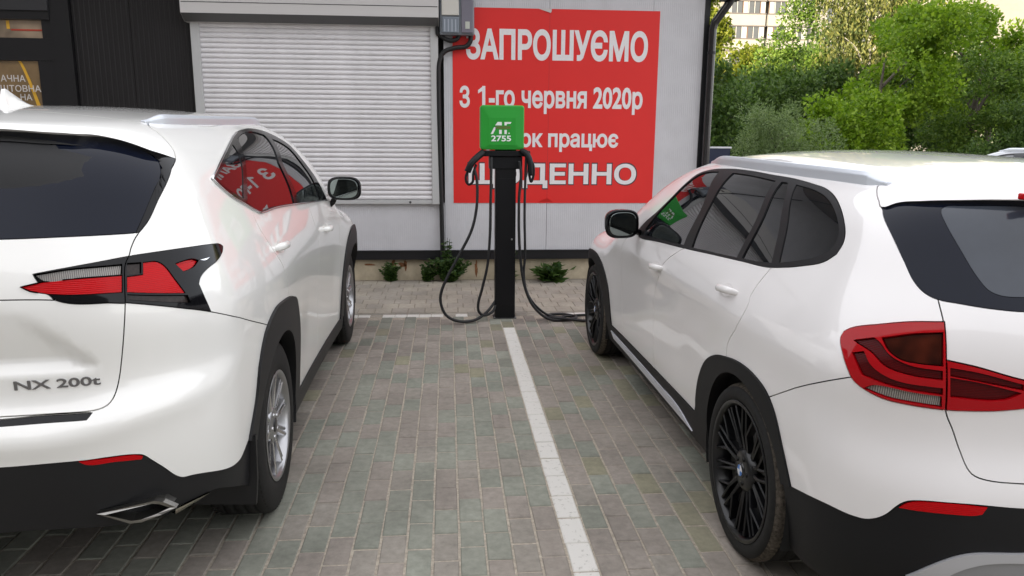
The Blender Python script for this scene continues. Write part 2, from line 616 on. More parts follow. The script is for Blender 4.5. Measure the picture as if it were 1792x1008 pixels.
# glazed door of the dark section
M_dframe = mat('door_frame_black', (.010, .0095, .011), .35)
dr = empty('glazed_door')
dr.parent = bld
dr.location = (-3.95, 0, 0)
def dpart(name, m, *b, bev=0.):
    mb = MB()
    for q in b: mb.box(*q, bev=bev)
    return mb.build(name, m, dr)
dpart('door_frame', M_dframe, (.04, .225, -.05, .08, .1, 4.44))
dpart('door_transom', M_dframe, (-2.2, .04, -.035, .08, 2.272, 2.488))
dpart('door_head', M_dframe, (-2.2, .04, -.06, .08, 2.662, 2.745))
dpart('door_fascia', mat('fascia_grey', (.03, .03, .033), .5), (-2.2, .04, -.08, .08, 2.746, 4.44))
dpart('fanlight_stile', M_dframe, (-.054, .038, -.03, .06, 2.489, 2.661))
dpart('door_stile', M_dframe, (-.125, .038, -.03, .06, .2, 2.271))
M_pane = mat('door_pane_reflection', (.22, .14, .065), .12, coat=1., coat_rough=.02, noise=(1.6, .5))  # brown mottling painted in for warm surroundings mirrored by the door glass
dpart('door_pane', M_pane, (-2.1, -.126, .0, .02, .25, 2.27))
M_fan_refl = mat('fanlight_reflection', (.30, .22, .15), .10, coat=1., noise=(2.2, .7, 3))  # uneven tan painted in for sunlit trees reflected in the fanlight
fan = dpart('fanlight', M_fan_refl, (-2.1, -.055, .0, .02, 2.49, 2.66))
MB().box(-.36, -.06, -.006, -.002, 2.560, 2.574).build('fanlight_stripe', mat('stripe_red', (.45, .04, .02), .4), fan)
MB().box(-.40, -.37, -.006, -.002, 2.575, 2.655).build('fanlight_stripe', mat('stripe_yellow', (.75, .42, .05), .4), fan)
# yellow sweep on the door glass
mb = MB()
arc = [(-.315 + .135 * t ** .8, 2.268 - .42 * t) for t in np.linspace(.0, 1.25, 16)]
v = [(x - .013 - .006 * i / 15, -.003, z) for i, (x, z) in enumerate(arc)] + [(x + .013 + .006 * i / 15, -.003, z) for i, (x, z) in enumerate(arc)]
mb.add(v, [(i, i + 1, 17 + i, 16 + i) for i in range(15)])
mb.build('yellow_sweep', mat('film_yellow', (.72, .40, .04), .4), dr, fix=False)
def flat_text(body, rect, m, parent, y, bold=.02, name='lettering', keep=None):
    """text laid flat on the wall, fitted to rect = (x0, x1, z0, z1); keep = part of the string whose box is given"""
    v, f = text_mesh(body, bold)
    lo, hi = v.min(0), v.max(0)
    t = (v - lo) / np.maximum(hi - lo, 1e-9)
    X = np.stack([rect[0] + (rect[1] - rect[0]) * t[:, 0], np.full(len(v), y), rect[2] + (rect[3] - rect[2]) * t[:, 1]], 1)
    me = bpy.data.meshes.new(name)
    me.from_pydata(X.tolist(), [], f)
    me.update()
    return link(name, me, parent, m)
M_let = mat('film_white', (.62, .58, .54), .5)
flat_text('АЧНА', (-.515, -.278, 2.068, 2.132), M_let, dr, -.004, .012)
flat_text('БЕЗКОШТОВНА', (-.80, -.122, 1.967, 2.033), M_let, dr, -.036, .012)
flat_text('С', (-.548, -.503, 1.886, 1.948), M_let, dr, -.004, .012)
flat_text('НА', (-.345, -.232, 1.886, 1.948), M_let, dr, -.004, .012)

# ================================================================ roller shutter
M_slat = mat('shutter_slat', (.77, .75, .765), .42, spec=.4, noise=(2.2, .09))
M_guide = mat('shutter_guide', (.50, .50, .50), .45)
sh = empty('roller_shutter', (0, YW - .002, 0))
tag(sh, 'closed pale grey roller shutter of horizontal slats under its housing', 'shutter')
nsl = 36
p_ = (2.672 - .886) / nsl
prof = [(-.018, 0), (-.030, p_ * .10), (-.036, p_ * .30), (-.036, p_ * .55), (-.031, p_ * .78), (-.020, p_ * .90), (-.016, p_ * .995)]
me = bpy.data.meshes.new('slat')
v = [(-2.485, y, z) for y, z in prof] + [(-.160, y, z) for y, z in prof]
k = len(prof)
me.from_pydata(v, [], [(i, k + i, k + i + 1, i + 1) for i in range(k - 1)])
me.polygons.foreach_set('use_smooth', [True] * (k - 1))
me.materials.append(M_slat)
for i in range(nsl):
    o = link('slat', me, sh)
    o.location = (0, rnd.uniform(-.0006, .0006), .886 + i * p_)
    o.rotation_euler = (rnd.uniform(-.006, .006), rnd.uniform(-.0003, .0003), 0)
def spart(name, m, *b, bev=0.):
    mb = MB()
    for q in b: mb.box(*q, bev=bev)
    return mb.build(name, m, sh)
spart('guide_rail', M_guide, (-2.565, -2.48, -.06, .0, .84, 2.70), bev=.004)
spart('guide_rail', M_guide, (-.165, -.085, -.06, .0, .84, 2.70), bev=.004)
bb = spart('bottom_bar', M_guide, (-2.479, -.166, -.045, -.012, .842, .884), bev=.003)
MB().lathe([(-.047, .012), (-.052, .010), (-.053, 0)], 'y', 14, (-.40, 0, .862)).build('lock', M_blackt, bb)
mb = MB()
mb.prism([(-.21, 2.735), (-.21, 3.02), (0, 3.02), (0, 2.665), (-.10, 2.665)][::-1], -2.60, -.075, 'x')
hs = mb.build('housing', mat('housing_light', (.60, .58, .57), .42), sh)
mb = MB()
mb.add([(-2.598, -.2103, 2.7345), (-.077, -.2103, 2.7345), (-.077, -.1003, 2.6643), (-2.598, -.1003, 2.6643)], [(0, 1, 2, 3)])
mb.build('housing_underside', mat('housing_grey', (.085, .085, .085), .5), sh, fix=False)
spart('housing_seam', M_blackt, (-2.59, -.085, -.2125, -.2095, 2.835, 2.841))

# ================================================================ poster
po = MB()
po.box(.065, 2.258, YW - .006, YW - .0012, .850, 2.872)
M_red_p = mat('poster_red', (.74, .027, .024), .42, spec=.4, noise=(.9, .05), bump=(3.5, .25, .01))
pst = tag(po.build('poster', M_red_p), 'large red poster with white Ukrainian lettering on the ribbed wall', 'poster')
M_wh = mat('poster_white', (.80, .77, .78), .5, noise=(40, .05))
M_bk = mat('poster_outline', (.06, .03, .04), .5)
yp = YW - .0085
flat_text('ЗАПРОШУЄМО', (.205, 2.14, 2.350, 2.668), M_wh, pst, yp, .036)
flat_text('З', (.134, .243, 1.858, 2.085), M_wh, pst, yp, .030)
flat_text('1-го червня 2020р', (.374, 2.105, 1.801, 2.087), M_wh, pst, yp, .030)
flat_text('ринок працює', (.42, 1.855, 1.402, 1.600), M_wh, pst, yp, .030)
flat_text('ЩОДЕННО', (.215, 2.078, .998, 1.292), M_bk, pst, yp + .0008, .050, 'lettering_outline')
flat_text('ЩОДЕННО', (.228, 2.065, 1.012, 1.279), M_wh, pst, yp - .0008, .030)
mb = MB()
mb.prism([(.380, 2.080), (.380, 2.036), (.330, 2.006), (.330, 2.040)], yp - .0006, yp + .0006, 'y')
mb.build('lettering', M_wh, pst)
# curled edges and a torn bit where two sheets meet
mb = MB()
mb.add([(.96, YW - .0065, 2.873), (1.10, YW - .0065, 2.873), (1.10, YW - .016, 2.85), (1.09, YW - .022, 2.83)], [(0, 3, 2), (0, 2, 1)])
mb.build('curled_edge', mat('poster_back', (.55, .52, .5), .6), pst, fix=False)
mb = MB()
mb.add([(.98, YW - .0065, .862), (1.15, YW - .0065, .860), (1.085, YW - .03, .905), (1.075, YW - .007, .87)], [(0, 1, 2), (0, 2, 3)])
mb.build('curled_edge', M_red_p, pst, fix=False)
mb = MB()
mb.box(1.082, 1.085, YW - .0072, YW - .0061, .851, 2.871)
mb.build('sheet_joint', mat('poster_joint', (.42, .02, .024), .5), pst)

# ================================================================ electricity meter and its conduits
mt = empty('electricity_meter', (.11, YW, 2.58))
tag(mt, 'grey plastic electricity meter box with clear lid at the poster corner', 'meter box')
def mpart(name, m, *b, bev=0., par=mt):
    mb = MB()
    for q in b: mb.box(*q, bev=bev)
    o = mb.build(name, m, par)
    return o
mpart('box_body', mat('meter_grey', (.17, .19, .215), .35, coat=.4), (-.175, .178, -.13, -.009, 0, .52), bev=.012)
mpart('meter_unit', mat('meter_white', (.62, .60, .55), .5), (-.155, .02, -.150, -.131, .19, .50), bev=.006)
mpart('terminal_cover', mat('meter_steel', (.21, .24, .28), .3), (-.15, .02, -.147, -.131, .02, .175), bev=.006)
mpart('breaker_cover', mat('meter_violet_grey', (.19, .18, .22), .25, coat=.8), (.045, .168, -.15, -.131, .02, .50), bev=.006)
mpart('breaker', mat('meter_dark', (.09, .10, .12), .3), (.07, .14, -.157, -.151, .34, .47), bev=.004)
mpart('seal_label', mat('label_pale', (.5, .52, .46), .6), (.085, .13, -.154, -.151, .06, .13))
mpart('display', mat('display_dark', (.13, .12, .11), .2), (-.115, -.03, -.153, -.1505, .36, .40))
for i in range(4):
    mpart('terminal_rib', mat('rib_pale', (.42, .46, .52), .2), (-.13 + i * .037, -.118 + i * .037, -.151, -.1475, .03, .15))
M_cond = mat('conduit_black', (.008, .008, .009), .5)
cda = MB()
cda.tube(spline([(-.088, YW - .075, 4.2), (-.09, YW - .075, 2.75), (-.07, YW - .07, 2.60), (.02, YW - .065, 2.535), (.10, YW - .065, 2.54), (.135, YW - .065, 2.585)], 8), .022, 12)
tag(cda.build('conduit', M_cond), 'short black corrugated conduit curving up into the left side of the meter', 'conduit')
cdb = MB()
cdb.tube(spline([(.25, YW - .06, 2.60), (.25, YW - .06, 2.53), (.20, YW - .055, 2.475), (.09, YW - .05, 2.46), (-.02, YW - .05, 2.42), (-.075, YW - .05, 2.32), (-.085, YW - .05, 2.1), (-.08, YW - .05, 1.5), (-.068, YW - .05, .9), (-.062, YW - .05, .4), (-.066, YW - .06, .02)], 8), .024, 12)
tag(cdb.build('conduit', M_cond), 'long black conduit running down the wall from the meter into the weeds', 'conduit')

class CS:
    """natural cubic spline"""
    def __init__(s,x,y):
        x=np.array(x,float); y=np.array(y,float); n=len(x); h=np.diff(x)
        A=np.eye(n); b=np.zeros(n)
        for i in range(1,n-1):
            A[i,i-1]=h[i-1]; A[i,i]=2*(h[i-1]+h[i]); A[i,i+1]=h[i]
            b[i]=6*((y[i+1]-y[i])/h[i]-(y[i]-y[i-1])/h[i-1])
        s.x,s.y,s.h,s.m=x,y,h,np.linalg.solve(A,b)
    def __call__(s,v):
        v=np.asarray(v,float); c=np.clip(v,s.x[0],s.x[-1])
        i=np.clip(np.searchsorted(s.x,c)-1,0,len(s.h)-1)
        h=s.h[i]; a=(s.x[i+1]-c)/h; b=(c-s.x[i])/h
        r=a*s.y[i]+b*s.y[i+1]+((a**3-a)*s.m[i]+(b**3-b)*s.m[i+1])*h*h/6
        d0=(s.y[1]-s.y[0])/s.h[0]-s.h[0]*(2*s.m[0]+s.m[1])/6
        d1=(s.y[-1]-s.y[-2])/s.h[-1]+s.h[-1]*(s.m[-2]+2*s.m[-1])/6
        return r+np.where(v<s.x[0],(v-s.x[0])*d0,0)+np.where(v>s.x[-1],(v-s.x[-1])*d1,0)
def sstep(a,b,v):
    t=np.clip((v-a)/(b-a),0,1); return t*t*(3-2*t)
def smax(a,b,k):
    return np.maximum(a,b)+np.maximum(k-np.abs(a-b),0)**2/(4*k)
def gss(v,c,w): return np.exp(-((v-c)/w)**2)

class Shape:
    """closed body shape F(x,y,z)<0; x is taken as |x|; local axes: y forward from the rear axle"""
    def wrap_setup(s): pass
    def F(s,x,y,z):
        x=np.abs(x)
        a=x-s.side(y,z); b=s.rear(x,z)-y; c=z-s.top(x,y); d=y-s.front(x,z)
        r=smax(a,b,s.k_rear); r=smax(r,d,s.k_front); return smax(r,c,s.kt(y))
    def grad(s,p,e=2e-3):
        x,y,z=p.T
        g=np.stack([s.F(x+e,y,z)-s.F(x-e,y,z),s.F(x,y+e,z)-s.F(x,y-e,z),s.F(x,y,z+e)-s.F(x,y,z-e)],1)
        return g/np.maximum(np.linalg.norm(g,axis=1),1e-9)[:,None]
    # wrap parameter: front centre <- side <- rear centre ; u = rear-ward distance
    def rays(s,u):
        u=np.asarray(u,float); L=s.L; xc=s.xc; y0=s.yc; y1=s.yf
        o=np.zeros((len(u),2)); d=np.zeros((len(u),2))
        ul=-(y1-y0)
        m=(u>=ul)&(u<=0); o[m,0]=xc; o[m,1]=y0-u[m]; d[m,0]=1
        m=(u>0)&(u<=L); ph=u[m]/L*np.pi/2; o[m]=(xc,y0); d[m,0]=np.cos(ph); d[m,1]=-np.sin(ph)
        m=u>L; o[m,0]=xc-(u[m]-L); o[m,1]=y0; d[m,1]=-1
        m=(u<ul)&(u>=ul-L); ph=(ul-u[m])/L*np.pi/2; o[m]=(xc,y1); d[m,0]=np.cos(ph); d[m,1]=np.sin(ph)
        m=u<ul-L; o[m,0]=xc-(ul-L-u[m]); o[m,1]=y1; d[m,1]=1
        return o,d
    def wrap(s,u,z):
        o,d=s.rays(u); z=np.asarray(z,float); lo=np.zeros(len(z)); hi=np.full(len(z),1.6)
        for _ in range(34):
            m=(lo+hi)/2; f=s.F(o[:,0]+d[:,0]*m,o[:,1]+d[:,1]*m,z); lo=np.where(f<0,m,lo); hi=np.where(f<0,hi,m)
        m=(lo+hi)/2
        return np.stack([o[:,0]+d[:,0]*m,o[:,1]+d[:,1]*m,z],1)
    def unwrap(s,p):
        p=np.atleast_2d(p); x,y,z=np.abs(p[:,0]),p[:,1],p[:,2]; L=s.L; xc=s.xc
        u=np.where(y>=s.yc,s.yc-y,np.where(x>xc,L*np.arctan2(s.yc-y,x-xc)/(np.pi/2),L+xc-x))
        ul=-(s.yf-s.yc)
        u=np.where(y>s.yf,np.where(x>xc,ul-L*np.arctan2(y-s.yf,x-xc)/(np.pi/2),ul-L-(xc-x)),u)
        return np.stack([u,z],1)
    def ucen(s): return s.L+s.xc
    def down(s,x,y):
        lo=np.full(len(x),.3); hi=np.full(len(x),2.2)
        for _ in range(34):
            m=(lo+hi)/2; f=s.F(x,y,m); lo=np.where(f<0,m,lo); hi=np.where(f<0,hi,m)
        return np.stack([x,y,(lo+hi)/2],1)

class NX(Shape):
    L=.66; xc=.45; yc=-.55; yf=3.0; k_rear=.34; k_front=.4
    def kt(s,y): return .16
    sec=CS([.14,.22,.30,.42,.55,.70,.84,.94,1.02,1.10,1.18,1.26,1.35,1.45,1.53,1.60,1.68],
           [.85,.876,.888,.897,.904,.911,.918,.923,.922,.909,.887,.862,.832,.794,.757,.715,.64])
    lowp=CS([-1.1,-.8,-.45,-.1,.5,2.0,2.8,3.2,3.6],[-.075,-.03,-.004,.004,-.006,-.002,.012,-.02,-.14])
    upp=CS([-1.1,-.75,-.4,0,.5,1.2,1.8,2.4,3.6],[-.085,-.045,-.018,-.004,.004,.016,.012,-.05,-.2])
    def side(s,y,z):
        w=sstep(1.0,1.35,z)
        r=s.sec(z)+s.lowp(y)*(1-w)+s.upp(y)*w
        for c in (0.,2.66):
            r=r+.020*gss(y,c+.06,.48)*gss(z,.70,.24)
        r=r-.006*gss(z,.62,.16)*sstep(.6,.95,y)*(1-sstep(1.8,2.1,y))     # door scallop
        return r
    rp=CS([.15,.24,.32,.40,.50,.60,.68,.742,.782,.815,.86,.95,1.05,1.13,1.20,1.26,1.32,1.42,1.52,1.60,1.68],
          [-.80,-.90,-.955,-.990,-1.018,-1.040,-1.055,-1.060,-1.028,-1.0,-.990,-.998,-1.008,-1.000,-.975,-.945,-.915,-.868,-.825,-.795,-.74])
    def rear(s,x,z):
        zz=z-.05*sstep(.45,.85,x)*gss(z,.76,.2)
        bow=.105*(x/.8)**2.2
        # plate recess: leans in towards its foot, with a ledge below
        t=sstep(0,.09,.45+(1.12-z)*.89-x)*(1-sstep(1.06,1.12,z))
        d=.20*np.clip(1.11-z,0,.175)*sstep(.902,.945,z)
        return s.rp(zz)+bow+d*t
    tp=CS([-1.0,-.75,-.45,-.1,.3,.7,1.1,1.4,1.65,1.95,2.2,2.4,2.7,3.1,3.4,3.6],
          [1.560,1.608,1.655,1.682,1.698,1.705,1.700,1.665,1.580,1.405,1.25,1.175,1.125,1.055,.95,.80])
    def top(s,x,y): return s.tp(y)-.045*(x/.6)**2.2
    def front(s,x,z): return 3.57-.22*(x/.8)**2.5-.25*np.maximum(z-.62,0)**2/.25

class X1(Shape):
    L=.62; xc=.45; yc=-.42; yf=3.0; k_rear=.26; k_front=.4
    def kt(s,y): return .13
    sec=CS([.14,.22,.30,.42,.55,.70,.82,.885,.915,.95,1.0,1.06,1.12,1.20,1.28,1.36,1.42,1.50],
           [.80,.838,.858,.874,.881,.886,.891,.8975,.8985,.8945,.884,.866,.842,.803,.760,.713,.67,.59])
    lowp=CS([-1.0,-.75,-.45,-.1,.5,2.0,2.8,3.2,3.6],[-.06,-.02,-.003,.003,-.004,-.006,.0,-.03,-.14])
    upp=CS([-1.0,-.7,-.4,0,.5,1.1,1.7,2.4,3.6],[-.085,-.05,-.022,-.004,.004,.010,-.002,-.05,-.2])
    def side(s,y,z):
        w=sstep(.92,1.22,z)
        r=s.sec(z)+s.lowp(y)*(1-w)+s.upp(y)*w
        for c in (0.,2.76):
            r=r+.014*gss(y,c,.40)*gss(z,.70,.2)
        r=r-.004*gss(z,.58,.16)*sstep(.45,.8,y)*(1-sstep(2.0,2.3,y))
        return r
    rp=CS([.15,.22,.30,.38,.48,.57,.64,.69,.74,.80,.88,.95,1.02,1.08,1.14,1.20,1.28,1.36,1.44,1.52],
          [-.72,-.82,-.875,-.900,-.908,-.910,-.905,-.892,-.878,-.872,-.876,-.880,-.875,-.860,-.835,-.805,-.765,-.728,-.695,-.64])
    def rear(s,x,z): return s.rp(z)+.10*(x/.75)**2.3
    tp=CS([-1.0,-.75,-.45,-.1,.3,.7,1.1,1.35,1.6,1.85,2.1,2.3,2.7,3.1,3.4,3.6],
          [1.415,1.455,1.490,1.516,1.530,1.536,1.524,1.496,1.43,1.305,1.145,1.035,.99,.945,.87,.75])
    def top(s,x,y): return s.tp(y)-.045*(x/.6)**2.2
    def front(s,x,z): return 3.57-.24*(x/.8)**2.5-.25*np.maximum(z-.6,0)**2/.25
CURVES = {
 'nx': {
  'top': (0, [(1.1100, 1.6030), (0.9700, 1.6030), (0.8257, 1.6001), (0.6861, 1.5902), (0.1682, 1.5759), (0.0703, 1.5601), (-0.0629, 1.5059), (-0.1018, 1.5333), (-0.1301, 1.5614), (-0.1671, 1.5917), (-0.1959, 1.6100), (-0.4785, 1.6342), (-0.6500, 1.6170), (-1.0500, 1.6280), (-1.4500, 1.6230), (-1.7500, 1.5940), (-2.0000, 1.5350), (-2.2500, 1.4200), (-2.5500, 1.2400), (-2.7500, 1.1300), (-3.0500, 1.0750), (-3.3500, 1.0400), (-3.5500, 1.0000), (-3.8000, 0.9000), (-4.2000, 0.8000), (-4.6600, 0.7800)]),
  'garnish_out': (0, [(-0.0629, 1.5059), (0.1768, 1.3932), (0.2760, 1.3227), (0.3208, 1.2955)]),
  'garnish_in': (0, [(0.1682, 1.5759), (0.1609, 1.5708), (0.1246, 1.5461), (0.0945, 1.5193), (0.0808, 1.5039), (0.0969, 1.4827), (0.1377, 1.4535), (0.2075, 1.4138), (0.3256, 1.3042), (0.3336, 1.2948)]),
  'glass_bot': (0, [(1.1100, 1.2925), (0.9100, 1.2930), (0.7465, 1.2938), (0.5540, 1.2965), (0.3208, 1.2955)]),
  'gate_seam': (0, [(0.3208, 1.2955), (0.3417, 1.2788), (0.3644, 1.2528), (0.3756, 1.2343), (0.3944, 1.2102), (0.4083, 1.1523), (0.4142, 1.1041), (0.4210, 1.0547), (0.4280, 1.0000), (0.4376, 0.9294), (0.4466, 0.8803), (0.4578, 0.8442), (0.4704, 0.8224), (0.4866, 0.8081), (0.5084, 0.8005), (0.5405, 0.7974), (0.6498, 0.7963), (0.7589, 0.7967), (0.9600, 0.7930), (1.1100, 0.7930)]),
  'gate_crease': (0, [(1.1100, 1.1320), (0.9100, 1.1320), (0.7288, 1.1321), (0.5915, 1.1263), (0.4144, 1.1025)]),
  'lamp': (1, [(0.6508, 1.1987), (0.5856, 1.2086), (0.4901, 1.2205), (0.3782, 1.2318), (0.2816, 1.2354), (0.1528, 1.2347), (0.0045, 1.2267), (-0.0322, 1.2214), (-0.0466, 1.2114), (-0.0311, 1.1999), (0.0245, 1.1803), (0.1239, 1.1589), (0.1630, 1.1409), (0.1785, 1.1229), (0.1718, 1.0809), (0.1582, 1.0308), (0.2083, 1.0485), (0.4090, 1.1035), (0.5915, 1.1271), (0.6072, 1.1427), (0.6548, 1.1531), (0.6790, 1.1655), (0.6338, 1.1746)]),
  'lamp_clear': (1, [(0.6452, 1.1962), (0.5543, 1.2072), (0.4054, 1.2104), (0.4108, 1.1854), (0.5242, 1.1855), (0.6213, 1.1802)]),
  'lamp_red': (1, [(0.6776, 1.1655), (0.6226, 1.1757), (0.5244, 1.1809), (0.4109, 1.1806), (0.4189, 1.1349), (0.5969, 1.1430), (0.6512, 1.1538)]),
  'lamp_clear2': (1, [(0.3888, 1.2121), (0.3471, 1.2106), (0.3560, 1.1814), (0.3961, 1.1816)]),
  'lamp_red2': (1, [(0.3401, 1.2099), (0.2926, 1.2064), (0.2769, 1.1927), (0.2585, 1.1511), (0.2386, 1.1063), (0.3309, 1.1212), (0.4053, 1.1334), (0.3975, 1.1753), (0.3505, 1.1767)]),
  'lamp_smoke': (1, [(0.4050, 1.1260), (0.2331, 1.0982), (0.2292, 1.0753), (0.4025, 1.1118)]),
  'lamp_eye': (1, [(0.2368, 1.1944), (0.2028, 1.1986), (0.1624, 1.1992), (0.1405, 1.1916), (0.1722, 1.1765), (0.2189, 1.1694)]),
  'lamp_chrome': (1, [(0.1347, 1.1917), (0.0770, 1.1923), (0.1119, 1.1864)]),
  'split': (0, [(0.1582, 1.0308), (-0.0003, 0.9700), (-0.3434, 0.8566)]),
  'strip': (1, [(1.1100, 0.7890), (0.9100, 0.7890), (0.7566, 0.7903), (0.5404, 0.7948), (0.5248, 0.7932), (0.5386, 0.7784), (0.7512, 0.7757), (0.9100, 0.7740), (1.1100, 0.7740)]),
  'bump_low': (0, [(1.1100, 0.6620), (0.9100, 0.6610), (0.7567, 0.6569), (0.5696, 0.6565), (0.4189, 0.6429), (0.4074, 0.6355), (0.3945, 0.6207), (0.3562, 0.5769), (0.3207, 0.5353), (0.2988, 0.5203), (0.2699, 0.5153), (0.0328, 0.4580), (-0.0685, 0.4929)]),
  'reflector': (1, [(0.5672, 0.6545), (0.4960, 0.6517), (0.4262, 0.6431), (0.4105, 0.6346), (0.4154, 0.6255), (0.4835, 0.6352), (0.5513, 0.6407)]),
  'clad_r': (0, [(-0.0685, 0.4929), (-0.1476, 0.6198), (-0.1945, 0.7434), (-0.2821, 0.8406), (-0.4460, 0.8953), (-0.6384, 0.8926), (-0.8176, 0.8701), (-0.9549, 0.8276), (-1.0100, 0.7600), (-1.0600, 0.6600), (-1.0800, 0.5500), (-1.0900, 0.4200), (-1.1000, 0.3300), (-1.1000, 0.3000)]),
  'clad_sill': (0, [(-1.0700, 0.3250), (-1.7500, 0.3150), (-2.7100, 0.3100)]),
  'clad_f': (0, [(-2.6700, 0.3000), (-2.6900, 0.4500), (-2.7300, 0.6200), (-2.8500, 0.7900), (-3.0300, 0.8850), (-3.2300, 0.9050), (-3.4300, 0.8800), (-3.5900, 0.8000), (-3.6900, 0.6600), (-3.7400, 0.5200), (-3.8000, 0.4000)]),
  'front_low': (0, [(-3.7000, 0.4200), (-3.7900, 0.4200), (-3.9000, 0.4500), (-4.4000, 0.4500), (-4.6600, 0.4500)]),
  'clad_cut': (0, [(-0.0685, 0.4929), (-0.1300, 0.4700), (-0.1900, 0.4500)]),
  'clad_cut2': (0, [(-0.8900, 0.3000), (-1.0500, 0.3180), (-1.1100, 0.3280)]),
  'clad_cut3': (0, [(-2.6500, 0.3130), (-2.7500, 0.3100), (-2.8700, 0.3000)]),
  'clad_cut4': (0, [(-3.5500, 0.3800), (-3.6500, 0.3900), (-3.8100, 0.4100)]),
  'hole_r': (0, [(-0.1500, 0.1600), (-0.1694, 0.2265), (-0.1549, 0.2762), (-0.1468, 0.3274), (-0.1452, 0.3791), (-0.1504, 0.4307), (-0.1620, 0.4812), (-0.1800, 0.5297), (-0.2041, 0.5756), (-0.2338, 0.6180), (-0.2687, 0.6563), (-0.3082, 0.6899), (-0.3516, 0.7181), (-0.3983, 0.7405), (-0.4475, 0.7568), (-0.4983, 0.7667), (-0.5500, 0.7700), (-0.6017, 0.7667), (-0.6525, 0.7568), (-0.7017, 0.7405), (-0.7484, 0.7181), (-0.7918, 0.6899), (-0.8313, 0.6563), (-0.8662, 0.6180), (-0.8959, 0.5756), (-0.9200, 0.5297), (-0.9380, 0.4812), (-0.9496, 0.4307), (-0.9548, 0.3791), (-0.9532, 0.3274), (-0.9451, 0.2762), (-0.9306, 0.2265), (-0.9500, 0.1600)]),
  'hole_f': (0, [(-2.8100, 0.1600), (-2.8294, 0.2265), (-2.8149, 0.2762), (-2.8068, 0.3274), (-2.8052, 0.3791), (-2.8104, 0.4307), (-2.8220, 0.4812), (-2.8400, 0.5297), (-2.8641, 0.5756), (-2.8938, 0.6180), (-2.9287, 0.6563), (-2.9682, 0.6899), (-3.0116, 0.7181), (-3.0583, 0.7405), (-3.1075, 0.7568), (-3.1583, 0.7667), (-3.2100, 0.7700), (-3.2617, 0.7667), (-3.3125, 0.7568), (-3.3617, 0.7405), (-3.4084, 0.7181), (-3.4518, 0.6899), (-3.4913, 0.6563), (-3.5262, 0.6180), (-3.5559, 0.5756), (-3.5800, 0.5297), (-3.5980, 0.4812), (-3.6096, 0.4307), (-3.6148, 0.3791), (-3.6132, 0.3274), (-3.6051, 0.2762), (-3.5906, 0.2265), (-3.6100, 0.1600)]),
  'dlo': (1, [(-0.2225, 1.4302), (-0.4469, 1.4912), (-0.8191, 1.5680), (-0.9849, 1.5907), (-1.1677, 1.6050), (-1.3617, 1.6112), (-1.5518, 1.5985), (-1.7115, 1.5615), (-1.8233, 1.5201), (-1.9004, 1.4528), (-2.0369, 1.3672), (-2.1696, 1.2777), (-2.2839, 1.1880), (-2.3016, 1.1758), (-1.6750, 1.2155), (-1.2100, 1.2445), (-0.8846, 1.2605), (-0.6906, 1.2624), (-0.6259, 1.2654), (-0.5728, 1.2791), (-0.4631, 1.3148), (-0.3265, 1.3648), (-0.2324, 1.4214)]),
  'glass_q': (1, [(-0.2712, 1.4283), (-0.7380, 1.5428), (-0.7348, 1.5311), (-0.4835, 1.3377), (-0.3206, 1.3991)]),
  'glass_r': (1, [(-0.8848, 1.5651), (-1.0770, 1.5880), (-1.2896, 1.5957), (-1.4385, 1.5805), (-1.4307, 1.5636), (-1.3218, 1.4447), (-1.3351, 1.3163), (-1.3194, 1.2458), (-0.8976, 1.2683), (-0.6530, 1.2758), (-0.5812, 1.2899), (-0.5150, 1.3203)]),
  'glass_f': (1, [(-1.5125, 1.5601), (-1.6242, 1.5431), (-1.7496, 1.5028), (-1.8419, 1.4311), (-1.9673, 1.3377), (-2.0463, 1.2351), (-2.0384, 1.2008), (-1.4429, 1.2377), (-1.4160, 1.3222), (-1.3947, 1.4362)]),
  'door_r': (0, [(-0.5330, 1.2934), (-0.5224, 1.2485), (-0.5370, 1.2073), (-0.6059, 1.1148), (-0.7097, 1.0164), (-0.7623, 0.8992), (-0.7680, 0.8721)]),
  'door_m': (0, [(-1.5700, 1.3000), (-1.6300, 1.2200), (-1.7100, 1.1000), (-1.7700, 1.0000), (-1.8000, 0.8000), (-1.7900, 0.6000), (-1.7300, 0.3200), (-1.7200, 0.3000)]),
  'pillar_cut': (0, [(-2.2100, 1.2000), (-2.4500, 1.2050), (-2.6100, 1.2600)]),
  'door_f': (0, [(-2.2100, 1.2000), (-2.2900, 1.1900), (-2.5000, 1.1300), (-2.5800, 1.0000), (-2.6000, 0.8000), (-2.5800, 0.6000), (-2.5300, 0.3200), (-2.5300, 0.3000)]),
  'fend_f': (0, [(-3.5500, 1.0100), (-3.6100, 0.9200), (-3.6500, 0.7000)]),
  'domain': (0, [(1.1100, 0.4100), (0.9100, 0.4100), (0.8078, 0.4285), (0.6566, 0.4243), (0.4365, 0.4070), (0.3334, 0.4148), (0.2519, 0.4223), (0.1690, 0.4175), (0.0782, 0.3818), (-0.0800, 0.3100), (-0.1400, 0.2700), (-0.2000, 0.2200), (-1.0500, 0.2100), (-1.8500, 0.2050), (-2.7500, 0.2100), (-3.5500, 0.2200), (-4.2000, 0.2200), (-4.6600, 0.2200)]),
 },
 'x1': {
  'glass_in': (1, [(1.0700, 1.4000), (0.8700, 1.4000), (0.6773, 1.4065), (0.4979, 1.4025), (0.4202, 1.3996), (0.3947, 1.3922), (0.3934, 1.3803), (0.4533, 1.2921), (0.4963, 1.2193), (0.5179, 1.1930), (0.5464, 1.1812), (0.6128, 1.1776), (0.8700, 1.1800), (1.0700, 1.1850)]),
